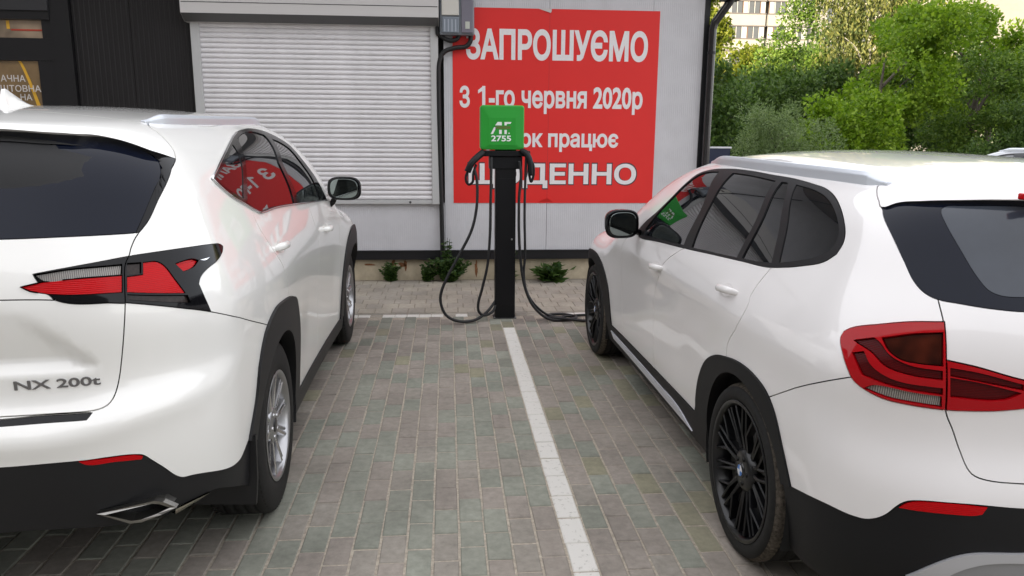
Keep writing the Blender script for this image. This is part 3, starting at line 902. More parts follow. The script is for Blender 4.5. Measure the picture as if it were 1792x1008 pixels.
  'top': (0, [(1.0700, 1.4280), (0.8700, 1.4280), (0.6923, 1.4260), (0.5153, 1.4213), (0.2073, 1.4107), (0.0438, 1.3994), (-0.0116, 1.3843), (-0.0479, 1.3987), (-0.0962, 1.4172), (-0.1510, 1.4406), (-0.1651, 1.4490), (-0.3654, 1.4672), (-0.5805, 1.4764), (-0.8200, 1.4630), (-1.2200, 1.4660), (-1.4700, 1.4550), (-1.7200, 1.4180), (-1.9200, 1.3420), (-2.1200, 1.2350), (-2.3700, 1.0800), (-2.5200, 1.0000), (-2.8200, 0.9550), (-3.1200, 0.9350), (-3.4200, 0.9050), (-3.7000, 0.8200), (-4.0400, 0.7300), (-4.4900, 0.7100)]),
  'glass_out': (0, [(-0.0116, 1.3843), (0.1701, 1.3118), (0.2558, 1.2517), (0.3069, 1.2018), (0.3300, 1.1835), (0.3515, 1.1712), (0.3827, 1.1613), (0.4362, 1.1559), (0.5163, 1.1477), (0.6051, 1.1422), (0.7700, 1.1480), (1.0700, 1.1550)]),
  'gate_seam': (0, [(0.3827, 1.1613), (0.4010, 1.1073), (0.4103, 1.0546), (0.4163, 0.9952), (0.4237, 0.9163), (0.4287, 0.8637), (0.4490, 0.8147), (0.4744, 0.7494), (0.4964, 0.7033), (0.5098, 0.6916), (0.5398, 0.6823), (0.6236, 0.6772), (0.7700, 0.6760), (1.0700, 0.6750)]),
  'lamp': (1, [(0.4037, 1.1075), (0.3250, 1.0979), (0.2491, 1.0783), (0.1749, 1.0521), (0.1583, 1.0384), (0.1553, 1.0212), (0.1605, 1.0060), (0.1716, 0.9876), (0.1976, 0.9437), (0.2180, 0.9127), (0.2432, 0.8963), (0.2879, 0.8797), (0.3509, 0.8736), (0.4267, 0.8706), (0.4237, 0.9163), (0.4150, 1.0104), (0.4092, 1.0692)]),
  'lamp_in': (0, [(0.4074, 1.0118), (0.4156, 1.0104), (0.4790, 0.9987), (0.5981, 0.9662), (0.6400, 0.9600), (0.6850, 0.9450), (0.7000, 0.9300), (0.6800, 0.9120), (0.6200, 0.8880), (0.5770, 0.8798), (0.5310, 0.8744), (0.4286, 0.8708), (0.4209, 0.8708)]),
  'lamp_dark': (1, [(0.2674, 1.0444), (0.3379, 1.0674), (0.4007, 1.0784), (0.4077, 0.9943), (0.3598, 0.9940), (0.3196, 0.9979), (0.2883, 1.0164)]),
  'lamp_band': (1, [(0.1988, 1.0226), (0.2467, 1.0401), (0.2654, 1.0286), (0.2906, 1.0030), (0.3362, 0.9838), (0.4078, 0.9788), (0.4098, 0.9569), (0.3386, 0.9606), (0.2870, 0.9739), (0.2480, 1.0044)]),
  'lamp_band2': (1, [(0.2053, 0.9888), (0.2305, 0.9986), (0.2536, 0.9659), (0.3037, 0.9390), (0.4123, 0.9314), (0.4138, 0.9152), (0.3051, 0.9229), (0.2383, 0.9373)]),
  'lamp_clear': (1, [(0.2471, 0.8992), (0.2676, 0.9127), (0.2856, 0.9149), (0.3554, 0.9099), (0.4120, 0.9083), (0.4149, 0.8802), (0.3575, 0.8833), (0.3015, 0.8866)]),
  'lamp_in_top': (1, [(0.4268, 0.9886), (0.4798, 0.9816), (0.5971, 0.9519), (0.5988, 0.9391), (0.4818, 0.9612), (0.4285, 0.9700)]),
  'lamp_in_dark': (1, [(0.4292, 0.9621), (0.4825, 0.9549), (0.5936, 0.9292), (0.5623, 0.9116), (0.4344, 0.9107)]),
  'split': (0, [(0.2281, 0.9277), (0.2113, 0.9209), (0.1952, 0.9133), (0.0833, 0.8543), (-0.1839, 0.7118)]),
  'bump_low': (0, [(0.0009, 0.4698), (0.1684, 0.5052), (0.2534, 0.5091), (0.2816, 0.5136), (0.3073, 0.5278), (0.3281, 0.5488), (0.3474, 0.5795), (0.3618, 0.5970), (0.3755, 0.6052), (0.4651, 0.6154), (0.6234, 0.6100), (0.8700, 0.6120), (1.0700, 0.6120)]),
  'reflector': (1, [(0.3513, 0.5773), (0.3656, 0.5947), (0.3875, 0.6059), (0.4652, 0.6138), (0.5417, 0.6105), (0.5308, 0.5883), (0.5120, 0.5835), (0.4680, 0.5826)]),
  'silver': (0, [(1.0700, 0.4950), (0.7700, 0.4950), (0.6417, 0.4784), (0.5278, 0.4714), (0.4962, 0.4624), (0.4516, 0.4353), (0.3826, 0.3694), (0.5500, 0.4000), (0.5000, 0.3300), (0.4800, 0.2400), (0.4800, 0.1900)]),
  'silver_in': (0, [(1.0700, 0.4500), (0.6700, 0.4500), (0.5500, 0.4400), (0.4900, 0.4100), (0.4500, 0.3600), (0.4100, 0.2500), (0.4000, 0.1900)]),
  'clad_r': (0, [(0.0009, 0.4698), (-0.0620, 0.5829), (-0.1230, 0.6826), (-0.1884, 0.7329), (-0.2846, 0.7602), (-0.4072, 0.7666), (-0.5726, 0.7439), (-0.7134, 0.7068), (-0.8234, 0.6437), (-0.9028, 0.5485), (-0.9447, 0.4381), (-0.9500, 0.4000), (-0.9700, 0.3600), (-0.9700, 0.3300)]),
  'clad_sill': (0, [(-0.9400, 0.3650), (-1.6200, 0.3520), (-2.6800, 0.3420)]),
  'sill_silver': (1, [(-1.0400, 0.2450), (-1.2200, 0.2900), (-1.6200, 0.2950), (-2.4200, 0.3000), (-2.6700, 0.3050), (-2.6200, 0.2620), (-1.6200, 0.2450)]),
  'clad_f': (0, [(-2.6600, 0.3300), (-2.6700, 0.4500), (-2.7200, 0.6000), (-2.8400, 0.7100), (-3.0000, 0.7650), (-3.1800, 0.7750), (-3.3600, 0.7550), (-3.5200, 0.6900), (-3.6200, 0.5600), (-3.6500, 0.4600), (-3.7200, 0.3800)]),
  'front_low': (0, [(-3.6000, 0.3900), (-3.7000, 0.3900), (-3.9000, 0.4200), (-4.2000, 0.4200), (-4.4900, 0.4200)]),
  'clad_cut': (0, [(0.0009, 0.4698), (-0.0300, 0.4600), (-0.1000, 0.4400)]),
  'clad_cut2': (0, [(-0.7200, 0.3400), (-0.9200, 0.3600), (-0.9800, 0.3660)]),
  'clad_cut3': (0, [(-2.6400, 0.3450), (-2.7200, 0.3400), (-2.8700, 0.3300)]),
  'clad_cut4': (0, [(-3.4800, 0.3600), (-3.5700, 0.3700), (-3.7200, 0.3900)]),
  'hole_r': (0, [(-0.0500, 0.1400), (-0.0676, 0.2067), (-0.0541, 0.2528), (-0.0466, 0.3001), (-0.0452, 0.3481), (-0.0500, 0.3958), (-0.0608, 0.4426), (-0.0774, 0.4875), (-0.0997, 0.5300), (-0.1272, 0.5693), (-0.1595, 0.6048), (-0.1961, 0.6358), (-0.2363, 0.6619), (-0.2795, 0.6827), (-0.3251, 0.6978), (-0.3721, 0.7069), (-0.4200, 0.7100), (-0.4679, 0.7069), (-0.5149, 0.6978), (-0.5605, 0.6827), (-0.6037, 0.6619), (-0.6439, 0.6358), (-0.6805, 0.6048), (-0.7128, 0.5693), (-0.7403, 0.5300), (-0.7626, 0.4875), (-0.7792, 0.4426), (-0.7900, 0.3958), (-0.7948, 0.3481), (-0.7934, 0.3001), (-0.7859, 0.2528), (-0.7724, 0.2067), (-0.7900, 0.1400)]),
  'hole_f': (0, [(-2.8100, 0.1400), (-2.8276, 0.2067), (-2.8141, 0.2528), (-2.8066, 0.3001), (-2.8052, 0.3481), (-2.8100, 0.3958), (-2.8208, 0.4426), (-2.8374, 0.4875), (-2.8597, 0.5300), (-2.8872, 0.5693), (-2.9195, 0.6048), (-2.9561, 0.6358), (-2.9963, 0.6619), (-3.0395, 0.6827), (-3.0851, 0.6978), (-3.1321, 0.7069), (-3.1800, 0.7100), (-3.2279, 0.7069), (-3.2749, 0.6978), (-3.3205, 0.6827), (-3.3637, 0.6619), (-3.4039, 0.6358), (-3.4405, 0.6048), (-3.4728, 0.5693), (-3.5003, 0.5300), (-3.5226, 0.4875), (-3.5392, 0.4426), (-3.5500, 0.3958), (-3.5548, 0.3481), (-3.5534, 0.3001), (-3.5459, 0.2528), (-3.5324, 0.2067), (-3.5500, 0.1400)]),
  'dlo': (1, [(-2.0451, 1.0222), (-2.0774, 1.0643), (-1.9921, 1.1202), (-1.8833, 1.1781), (-1.7466, 1.2874), (-1.6771, 1.3640), (-1.6510, 1.3949), (-1.5666, 1.4210), (-1.3718, 1.4386), (-1.0950, 1.4425), (-0.8638, 1.4373), (-0.6538, 1.4331), (-0.4744, 1.4229), (-0.3808, 1.4150), (-0.2873, 1.3972), (-0.2047, 1.3707), (-0.1239, 1.3322), (-0.0698, 1.2928), (-0.0510, 1.2636), (-0.0518, 1.2317), (-0.0861, 1.2033), (-0.1831, 1.1728), (-0.3007, 1.1466), (-0.3933, 1.1316), (-0.6003, 1.1181), (-0.8848, 1.0990), (-1.2338, 1.0739), (-1.6822, 1.0449), (-2.0109, 1.0202)]),
  'glass_f': (1, [(-1.9512, 1.0766), (-1.8559, 1.1699), (-1.7396, 1.2789), (-1.6633, 1.3560), (-1.6158, 1.3939), (-1.5240, 1.4145), (-1.3934, 1.4225), (-1.2731, 1.2577), (-1.2709, 1.0847), (-1.5958, 1.0644), (-1.9384, 1.0461)]),
  'glass_r': (1, [(-1.2270, 1.4256), (-1.0533, 1.4258), (-0.7630, 1.4175), (-0.6817, 1.2767), (-0.6627, 1.1226), (-0.8949, 1.1073), (-1.1614, 1.0900)]),
  'glass_s': (1, [(-0.7099, 1.4163), (-0.6498, 1.4135), (-0.4766, 1.2717), (-0.3828, 1.1490), (-0.4911, 1.1362), (-0.6179, 1.1276), (-0.6363, 1.2816)]),
  'glass_q': (1, [(-0.5815, 1.4136), (-0.4310, 1.4052), (-0.3155, 1.3881), (-0.2316, 1.3644), (-0.1536, 1.3288), (-0.1025, 1.2923), (-0.0871, 1.2649), (-0.0950, 1.2361), (-0.1404, 1.2094), (-0.2360, 1.1804), (-0.3350, 1.1570), (-0.4261, 1.2777)]),
  'door_r': (0, [(-0.3663, 1.1394), (-0.3879, 1.0960), (-0.4122, 1.0428), (-0.4184, 1.0181), (-0.4118, 0.9939), (-0.4282, 0.9471), (-0.4759, 0.8812), (-0.5413, 0.8177), (-0.5598, 0.7825), (-0.5592, 0.7432)]),
  'door_m': (0, [(-1.2198, 1.0840), (-1.3346, 1.0405), (-1.5122, 0.9444), (-1.5404, 0.9010), (-1.6515, 0.7820), (-1.6813, 0.6472), (-1.6696, 0.5009), (-1.6800, 0.3450), (-1.6800, 0.3300)]),
  'pillar_cut': (0, [(-1.9700, 1.0300), (-2.1700, 1.0450), (-2.3700, 1.1500)]),
  'door_f': (0, [(-1.9700, 1.0500), (-2.0200, 1.0400), (-2.2700, 0.9900), (-2.3700, 0.9000), (-2.3900, 0.7500), (-2.3700, 0.5000), (-2.3500, 0.3450), (-2.3500, 0.3300)]),
  'fend_f': (0, [(-3.4200, 0.9100), (-3.4800, 0.8200), (-3.5400, 0.6200)]),
  'domain': (0, [(1.0700, 0.2400), (0.5700, 0.2400), (0.5500, 0.2350), (0.2500, 0.2300), (-0.0200, 0.2100), (-0.9200, 0.2050), (-1.7200, 0.2000), (-2.6200, 0.2050), (-3.4200, 0.2100), (-4.0000, 0.2100), (-4.4900, 0.2100)]),
 },
}
SEEDS = {
 'nx': {'quarter': (0.0441, 1.3580), 'rear_door': (-1.3500, 0.8000), 'front_door': (-2.1500, 0.8000), 'fender': (-2.9500, 1.0000), 'front_bumper': (-4.2000, 0.6000), 'front_lower': (-4.2000, 0.3200), 'gate_up': (0.9100, 1.2000), 'gate_low': (0.9100, 0.9500), 'bumper': (0.3317, 0.7594), 'bump_black': (0.9100, 0.4500), 'clad_r': (-0.5500, 0.8400), 'clad_f': (-3.2100, 0.8400), 'sill': (-1.8500, 0.2600), 'glass_rear': (0.9100, 1.4000), 'garnish': (0.0019, 1.4951), 'hole_r': (-0.5500, 0.5000), 'hole_f': (-3.2100, 0.5000)},
 'x1': {'quarter': (0.0592, 1.2382), 'rear_door': (-1.2200, 0.8000), 'front_door': (-2.0200, 0.8000), 'fender': (-2.7200, 0.8800), 'front_bumper': (-4.2000, 0.5500), 'front_lower': (-4.2000, 0.3200), 'gate': (0.8700, 1.0000), 'bumper': (0.1487, 0.6467), 'bump_black': (0.5200, 0.5600), 'silver': (0.8700, 0.4750), 'silver_in': (0.8700, 0.3500), 'clad_r': (-0.4200, 0.7350), 'clad_f': (-3.1800, 0.7400), 'sill': (-1.7200, 0.2250), 'glass_rear': (0.4700, 1.2500), 'lamp_in': (0.4700, 0.8850), 'hole_r': (-0.4200, 0.5000), 'hole_f': (-3.1800, 0.5000)},
}
# ================================================================ car bodies: panels cut out of one smooth shape
def resample(pts, closed, step=.011):
    P = [np.array(p, float) for p in pts]
    if closed: P = P + [P[0]]
    n = len(P)
    d = [P[i + 1] - P[i] for i in range(n - 1)]
    L = [max(np.hypot(*q), 1e-9) for q in d]
    ang = [0.] * n
    for i in range(1, n - 1):
        ang[i] = math.degrees(math.acos(np.clip(np.dot(d[i - 1], d[i]) / (L[i - 1] * L[i]), -1, 1)))
    corner = [a > 38 for a in ang]
    corner[0] = corner[-1] = True
    out = []
    for i in range(n - 1):
        a, b = P[i], P[i + 1]
        t0 = d[i] if corner[i] else (d[i - 1] / L[i - 1] * L[i] + d[i]) / 2
        t1 = d[i] if corner[i + 1] else (d[i + 1] / L[i + 1] * L[i] + d[i]) / 2
        m = max(1, int(math.ceil(L[i] / step)))
        for k in range(m):
            t = k / m
            out.append(a * (2 * t**3 - 3 * t**2 + 1) + t0 * (t**3 - 2 * t**2 + t) + b * (3 * t**2 - 2 * t**3) + t1 * (t**3 - t**2))
    if not closed: out.append(P[-1])
    return np.array(out)
def in_poly(p, poly):
    x, y = p[:, 0], p[:, 1]
    r = np.zeros(len(p), bool)
    a = np.asarray(poly)
    b = np.roll(a, -1, 0)
    for (x0, y0), (x1, y1) in zip(a, b):
        if y0 == y1: continue
        c = (y0 > y) != (y1 > y)
        r ^= c & (x < (x1 - x0) * (y - y0) / (y1 - y0) + x0)
    return r
def area(poly):
    a = np.asarray(poly)
    b = np.roll(a, -1, 0)
    return abs(np.sum(a[:, 0] * b[:, 1] - a[:, 1] * b[:, 0])) / 2
def arrangement(lines, domain, grid):
    """constrained triangulation of a planar drawing; returns points, triangles, region id per triangle, neighbours"""
    vs_, es = [], []
    for c, closed in lines:
        k = len(vs_)
        vs_ += [tuple(p) for p in c]
        es += [(k + i, k + i + 1) for i in range(len(c) - 1)]
        if closed: es.append((k + len(c) - 1, k))
    con = np.array(vs_)
    lo, hi = domain.min(0), domain.max(0)
    gx, gy = np.meshgrid(np.arange(lo[0], hi[0], grid), np.arange(lo[1], hi[1], grid * .87))
    gx[1::2] += grid / 2
    g = np.stack([gx.ravel(), gy.ravel()], 1)
    g = g[in_poly(g, domain)]
    keep = np.ones(len(g), bool)
    for i in range(0, len(g), 2000):
        dd = ((g[i:i + 2000, None, :] - con[None]) ** 2).sum(2).min(1)
        keep[i:i + 2000] = dd > .0085 ** 2
    g = g[keep]
    allv = [Vector(p) for p in vs_] + [Vector(p) for p in g]
    V, E, Fc, ov, oe, of = delaunay_2d_cdt(allv, es, [], 0, 1e-6)
    V = np.array([tuple(p) for p in V])
    T = np.array([tuple(f) for f in Fc])
    T = T[in_poly(V[T].mean(1), domain)]
    con_e = {(min(a, b), max(a, b)) for (a, b), o in zip(E, oe) if o}
    emap = {}
    for i, t in enumerate(T):
        for a, b in ((t[0], t[1]), (t[1], t[2]), (t[2], t[0])):
            emap.setdefault((min(a, b), max(a, b)), []).append(i)
    nb = [[] for _ in T]
    for e, fs in emap.items():
        if len(fs) == 2 and e not in con_e:
            nb[fs[0]].append(fs[1])
            nb[fs[1]].append(fs[0])
    rid = np.full(len(T), -1)
    k = 0
    for i in range(len(T)):
        if rid[i] >= 0: continue
        st = [i]
        rid[i] = k
        while st:
            q = st.pop()
            for r_ in nb[q]:
                if rid[r_] < 0:
                    rid[r_] = k
                    st.append(r_)
        k += 1
    return V, T, rid, emap
def label_regions(V, T, rid, emap, closed, seeds, tag_=''):
    """name every region: the innermost closed outline round it, else the seed it holds, else its widest neighbour"""
    n = rid.max() + 1
    P = V[T]
    ar = np.abs((P[:, 1, 0] - P[:, 0, 0]) * (P[:, 2, 1] - P[:, 0, 1]) - (P[:, 2, 0] - P[:, 0, 0]) * (P[:, 1, 1] - P[:, 0, 1])) / 2
    A = np.bincount(rid, ar, n)
    cen = P.mean(1)
    names = [None] * n
    order = sorted(closed.items(), key=lambda kv: area(kv[1]))
    rep = np.array([cen[np.where(rid == k)[0][np.argmax(ar[rid == k])]] for k in range(n)])
    for k in range(n):
        for nm, poly in order:
            if in_poly(rep[k:k + 1], poly)[0]:
                names[k] = nm
                break
    for nm, s_ in seeds.items():
        a, b, c = P[:, 0], P[:, 1], P[:, 2]
        p = np.array(s_)
        cr = lambda u, v: (v[:, 0] - u[:, 0]) * (p[1] - u[:, 1]) - (v[:, 1] - u[:, 1]) * (p[0] - u[:, 0])
        s1, s2, s3 = cr(a, b), cr(b, c), cr(c, a)
        m = np.where(((s1 >= 0) & (s2 >= 0) & (s3 >= 0)) | ((s1 <= 0) & (s2 <= 0) & (s3 <= 0)))[0]
        if len(m) == 0:
            print('SEED MISS', tag_, nm)
            continue
        k = rid[m[0]]
        if names[k] is not None: print('SEED CLASH', tag_, nm, names[k], round(float(A[k]), 4))
        else: names[k] = nm
    sh = {}
    for (a, b), fs in emap.items():
        if len(fs) == 2 and rid[fs[0]] != rid[fs[1]]:
            l = float(np.hypot(*(V[a] - V[b])))
            for x, y in ((rid[fs[0]], rid[fs[1]]), (rid[fs[1]], rid[fs[0]])):
                sh.setdefault(int(x), {}).setdefault(int(y), 0.)
                sh[int(x)][int(y)] += l
    for _ in range(4):
        for k in sorted(range(n), key=lambda q: A[q]):
            if names[k] is None:
                c = [(l, y) for y, l in sh.get(k, {}).items() if names[y]]
                if A[k] > .004 and _ == 0: print('UNNAMED', tag_, round(float(A[k]), 4), rep[k])
                if c: names[k] = names[max(c)[1]]
    return [names[r_] for r_ in rid], A
def region_mesh(V, T, emap, idx, gap, fixed):
    """triangles of one region, its boundary pulled in by gap; returns 2D points, triangles, boundary edges"""
    tri = T[idx]
    used = np.unique(tri)
    mp = {int(v): i for i, v in enumerate(used)}
    P = V[used].copy()
    t = np.array([[mp[int(v)] for v in q] for q in tri])
    ed = {}
    for q in t:
        for a, b, c in ((q[0], q[1], q[2]), (q[1], q[2], q[0]), (q[2], q[0], q[1])):
            e = (min(a, b), max(a, b))
            if e in ed: ed[e] = None
            else: ed[e] = (int(a), int(b), int(c))
    bd = [e for e in ed.values() if e is not None]
    off = np.zeros_like(P)
    cnt = np.zeros(len(P))
    keep = []
    for a, b, c in bd:
        d = P[b] - P[a]
        n_ = np.array([-d[1], d[0]])
        n_ /= max(np.hypot(*n_), 1e-9)
        if np.dot(n_, P[c] - P[a]) < 0: n_ = -n_
        if fixed is not None and fixed(P[a]) and fixed(P[b]): continue
        keep.append((a, b))
        off[a] += n_
        off[b] += n_
        cnt[a] += 1
        cnt[b] += 1
    m = cnt > 0
    ln = np.maximum(np.hypot(off[m, 0], off[m, 1]), .3)
    off[m] = off[m] / ln[:, None] ** 2 * cnt[m][:, None]
    fx = np.array([fixed(p) for p in P]) if fixed is not None else np.zeros(len(P), bool)
    off[fx, 0] = 0
    q = np.hypot(off[:, 0], off[:, 1])
    off[q > 1.5] *= (1.5 / q[q > 1.5])[:, None]
    return P + off * gap, t, keep
def panel_object(name, X, N, t, bd, skirt, parent, m, mirror, both, sdir=None):
    """one panel: surface with exact normals plus an edge turned inwards; mirror = build the other flank, both = join the two halves"""
    vs_, fs, nr, sm = [], [], [], []
    for s_ in ((1, -1) if both else ((-1,) if mirror else (1,))):
        S_ = np.array([s_, 1, 1])
        x, n_ = X * S_, N * S_
        tt = t
        fn = np.cross(x[tt[:, 1]] - x[tt[:, 0]], x[tt[:, 2]] - x[tt[:, 0]])
        if np.sum(fn * n_[tt[:, 0]]) < 0: tt = tt[:, ::-1]
        k = len(vs_)
        vs_ += x.tolist()
        fs += (tt + k).tolist()
        nr += n_[tt.ravel()].tolist()
        if skirt > 0:
            bv = sorted({v for e in bd for v in e})
            k2 = len(vs_)
            top_ = {v: k2 + i for i, v in enumerate(bv)}
            vs_ += x[bv].tolist()
            low = {v: k2 + len(bv) + i for i, v in enumerate(bv)}
            vs_ += (x[bv] - n_[bv] * skirt if sdir is None else x[bv] + np.array(sdir)).tolist()
            for a, b in bd:
                q = [top_[a], low[a], low[b], top_[b]]
                e1 = x[b] - x[a]
                nn = np.cross(-n_[a], e1)
                nn = nn / max(np.linalg.norm(nn), 1e-9)
                fs.append(q)
                nr += [nn.tolist()] * 4
    me = bpy.data.meshes.new(name)
    me.from_pydata(vs_, [], fs)
    me.polygons.foreach_set('use_smooth', [True] * len(fs))
    if len(me.loops) == len(nr):
        me.normals_split_custom_set(nr)
    me.update()
    return link(name, me, parent, m)

def build_body(S, key, root, spec, topspec, toplines, topseeds):
    """cut the whole body; spec: region -> dict(name, mat, off, skirt, gap, parent, disp). returns {region: [objects]}"""
    C_ = CURVES[key]
    uc = S.ucen()
    uf = -(S.yf - S.yc) - S.L - S.xc
    cl = {n: resample(p, c) for n, (c, p) in C_.items()}
    for a in cl.values(): a[:, 0] = np.clip(a[:, 0], uf, uc)
    def ruled(u, z0, z1):
        n = max(2, int(abs(z1 - z0) / .02))
        return np.stack([np.full(n, u), np.linspace(z0, z1, n + 1, endpoint=False)[1:]], 1)
    dom = np.concatenate([cl['top'], ruled(uf, cl['top'][-1, 1], cl['domain'][-1, 1]), cl['domain'][::-1], ruled(uc, cl['domain'][0, 1], cl['top'][0, 1])])
    lines = [(c, C_[n][0]) for n, c in cl.items() if n not in ('domain',)] + [(dom, True)]
    V, T, rid, em = arrangement(lines, dom, .024)
    closed = {n: cl[n] for n in cl if C_[n][0]}
    names, A = label_regions(V, T, rid, em, closed, SEEDS[key], key)
    if 'lamp_gate' in spec:
        gs = cl['gate_seam']
        cen = V[T].mean(1)
        names = [('lamp_gate' if n == 'lamp' and cen[i, 0] > np.interp(-cen[i, 1], -gs[:, 1], gs[:, 0]) else n) for i, n in enumerate(names)]
    names = np.array(names, object)
    out = {}
    for reg in sorted(set(n for n in names if n), key=lambda q: (bool((spec.get(q) or {}).get('parent')), q)):
        sp = spec.get(reg)
        if sp is None:
            if not reg.startswith('hole'): print('NO SPEC', key, reg)
            continue
        idx = np.where(names == reg)[0]
        fixed = (lambda p: p[0] > uc - 1e-5 or p[0] < uf + 1e-5)
        P, t, bd = region_mesh(V, T, em, idx, sp.get('gap', .0018), fixed)
        X = S.wrap(P[:, 0], P[:, 1])
        N = S.grad(X)
        if 'disp' in sp: X, N = sp['disp'](X, N)
        X = X + N * sp.get('off', 0.)
        cross = (P[:, 0] > uc - 1e-5).any() or (P[:, 0] < uf + 1e-5).any()
        if cross:
            X[(P[:, 0] > uc - 1e-5) | (P[:, 0] < uf + 1e-5), 0] = 0
        obs = []
        for mirror in ((False,) if cross else (False, True)):
            pr = root
            if sp.get('parent'):
                pl = out[sp['parent']]
                pr = pl[min(len(pl) - 1, 1 if mirror else 0)]
            obs.append(panel_object(sp['name'], X, N, t, bd, sp.get('skirt', .012), pr, sp['mat'], mirror, cross))
        out[reg] = obs
    # upper surfaces, drawn in plan
    tl = cl['top']
    B = S.wrap(tl[:, 0], tl[:, 1])[:, :2]
    B[0, 0] = 0
    B[-1, 0] = 0
    nc = int((B[-1, 1] - B[0, 1]) / .03)
    lines = [(B, False), (np.stack([np.zeros(nc), np.linspace(B[-1, 1], B[0, 1], nc)], 1), False)]
    lines += [(resample(p, False), False) for p in toplines.values()]
    dom2 = B
    V, T, rid, em = arrangement(lines, dom2, .03)
    names, A = label_regions(V, T, rid, em, {}, topseeds, key + ' top')
    names = np.array(names, object)
    for reg in sorted(set(n for n in names if n)):
        sp = topspec[reg]
        idx = np.where(names == reg)[0]
        fixed = lambda p: p[0] < 1e-5
        P, t, bd = region_mesh(V, T, em, idx, sp.get('gap', .0018), fixed)
        X = S.down(P[:, 0], P[:, 1])
        N = S.grad(X)
        if 'disp' in sp: X, N = sp['disp'](X, N)
        X = X + N * sp.get('off', 0.)
        cross = (P[:, 0] < 1e-5).any()
        obs = []
        for mirror in ((False,) if cross else (False, True)):
            obs.append(panel_object(sp['name'], X, N, t, bd, sp.get('skirt', .012), root, sp['mat'], mirror, cross, sp.get('sdir')))
        out[reg] = obs
    # dark inner shell behind the gaps
    hl = [resample(C_[n][1], False, .04) for n in ('hole_r', 'hole_f')]
    lines = [(resample(C_['top'][1], False, .05), False)] + [(h, False) for h in hl]
    for a, _ in lines: a[:, 0] = np.clip(a[:, 0], uf, uc)
    domc = np.concatenate([lines[0][0], resample(C_['domain'][1], False, .05)[::-1]])
    domc[:, 0] = np.clip(domc[:, 0], uf, uc)
    V, T, rid, em = arrangement(lines + [(domc, True)], domc, .07)
    cen = V[T].mean(1)
    keep = ~(in_poly(cen, hl[0]) | in_poly(cen, hl[1]))
    X = S.wrap(V[:, 0], V[:, 1])
    N = S.grad(X)
    X = X - N * .035
    X[:, 0] = np.maximum(X[:, 0], 0)
    mb = MB()
    for s_ in (1, -1):
        mb.add(X * np.array([s_, 1, 1]), T[keep].tolist(), True)
    V, T, rid, em = arrangement([(B[::6], False)], B[::6], .09)
    X = S.down(V[:, 0], V[:, 1])
    X[:, 2] -= .035
    for s_ in (1, -1):
        mb.add(X * np.array([s_, 1, 1]), T.tolist(), True)
    yb = float(S.wrap(np.array([uc]), np.array([.3]))[0, 1]) + .06
    yfr = float(S.wrap(np.array([uf]), np.array([.3]))[0, 1]) - .06
    mb.box(-.60, .60, -.50, 3.1, .22, .32)
    mb.box(-.35, .50, yb + .06, -.52, .36, .46)
    mb.build('inner_shell', mat('shell_black', (.012, .012, .013), .8), root, fix=False)
    return out

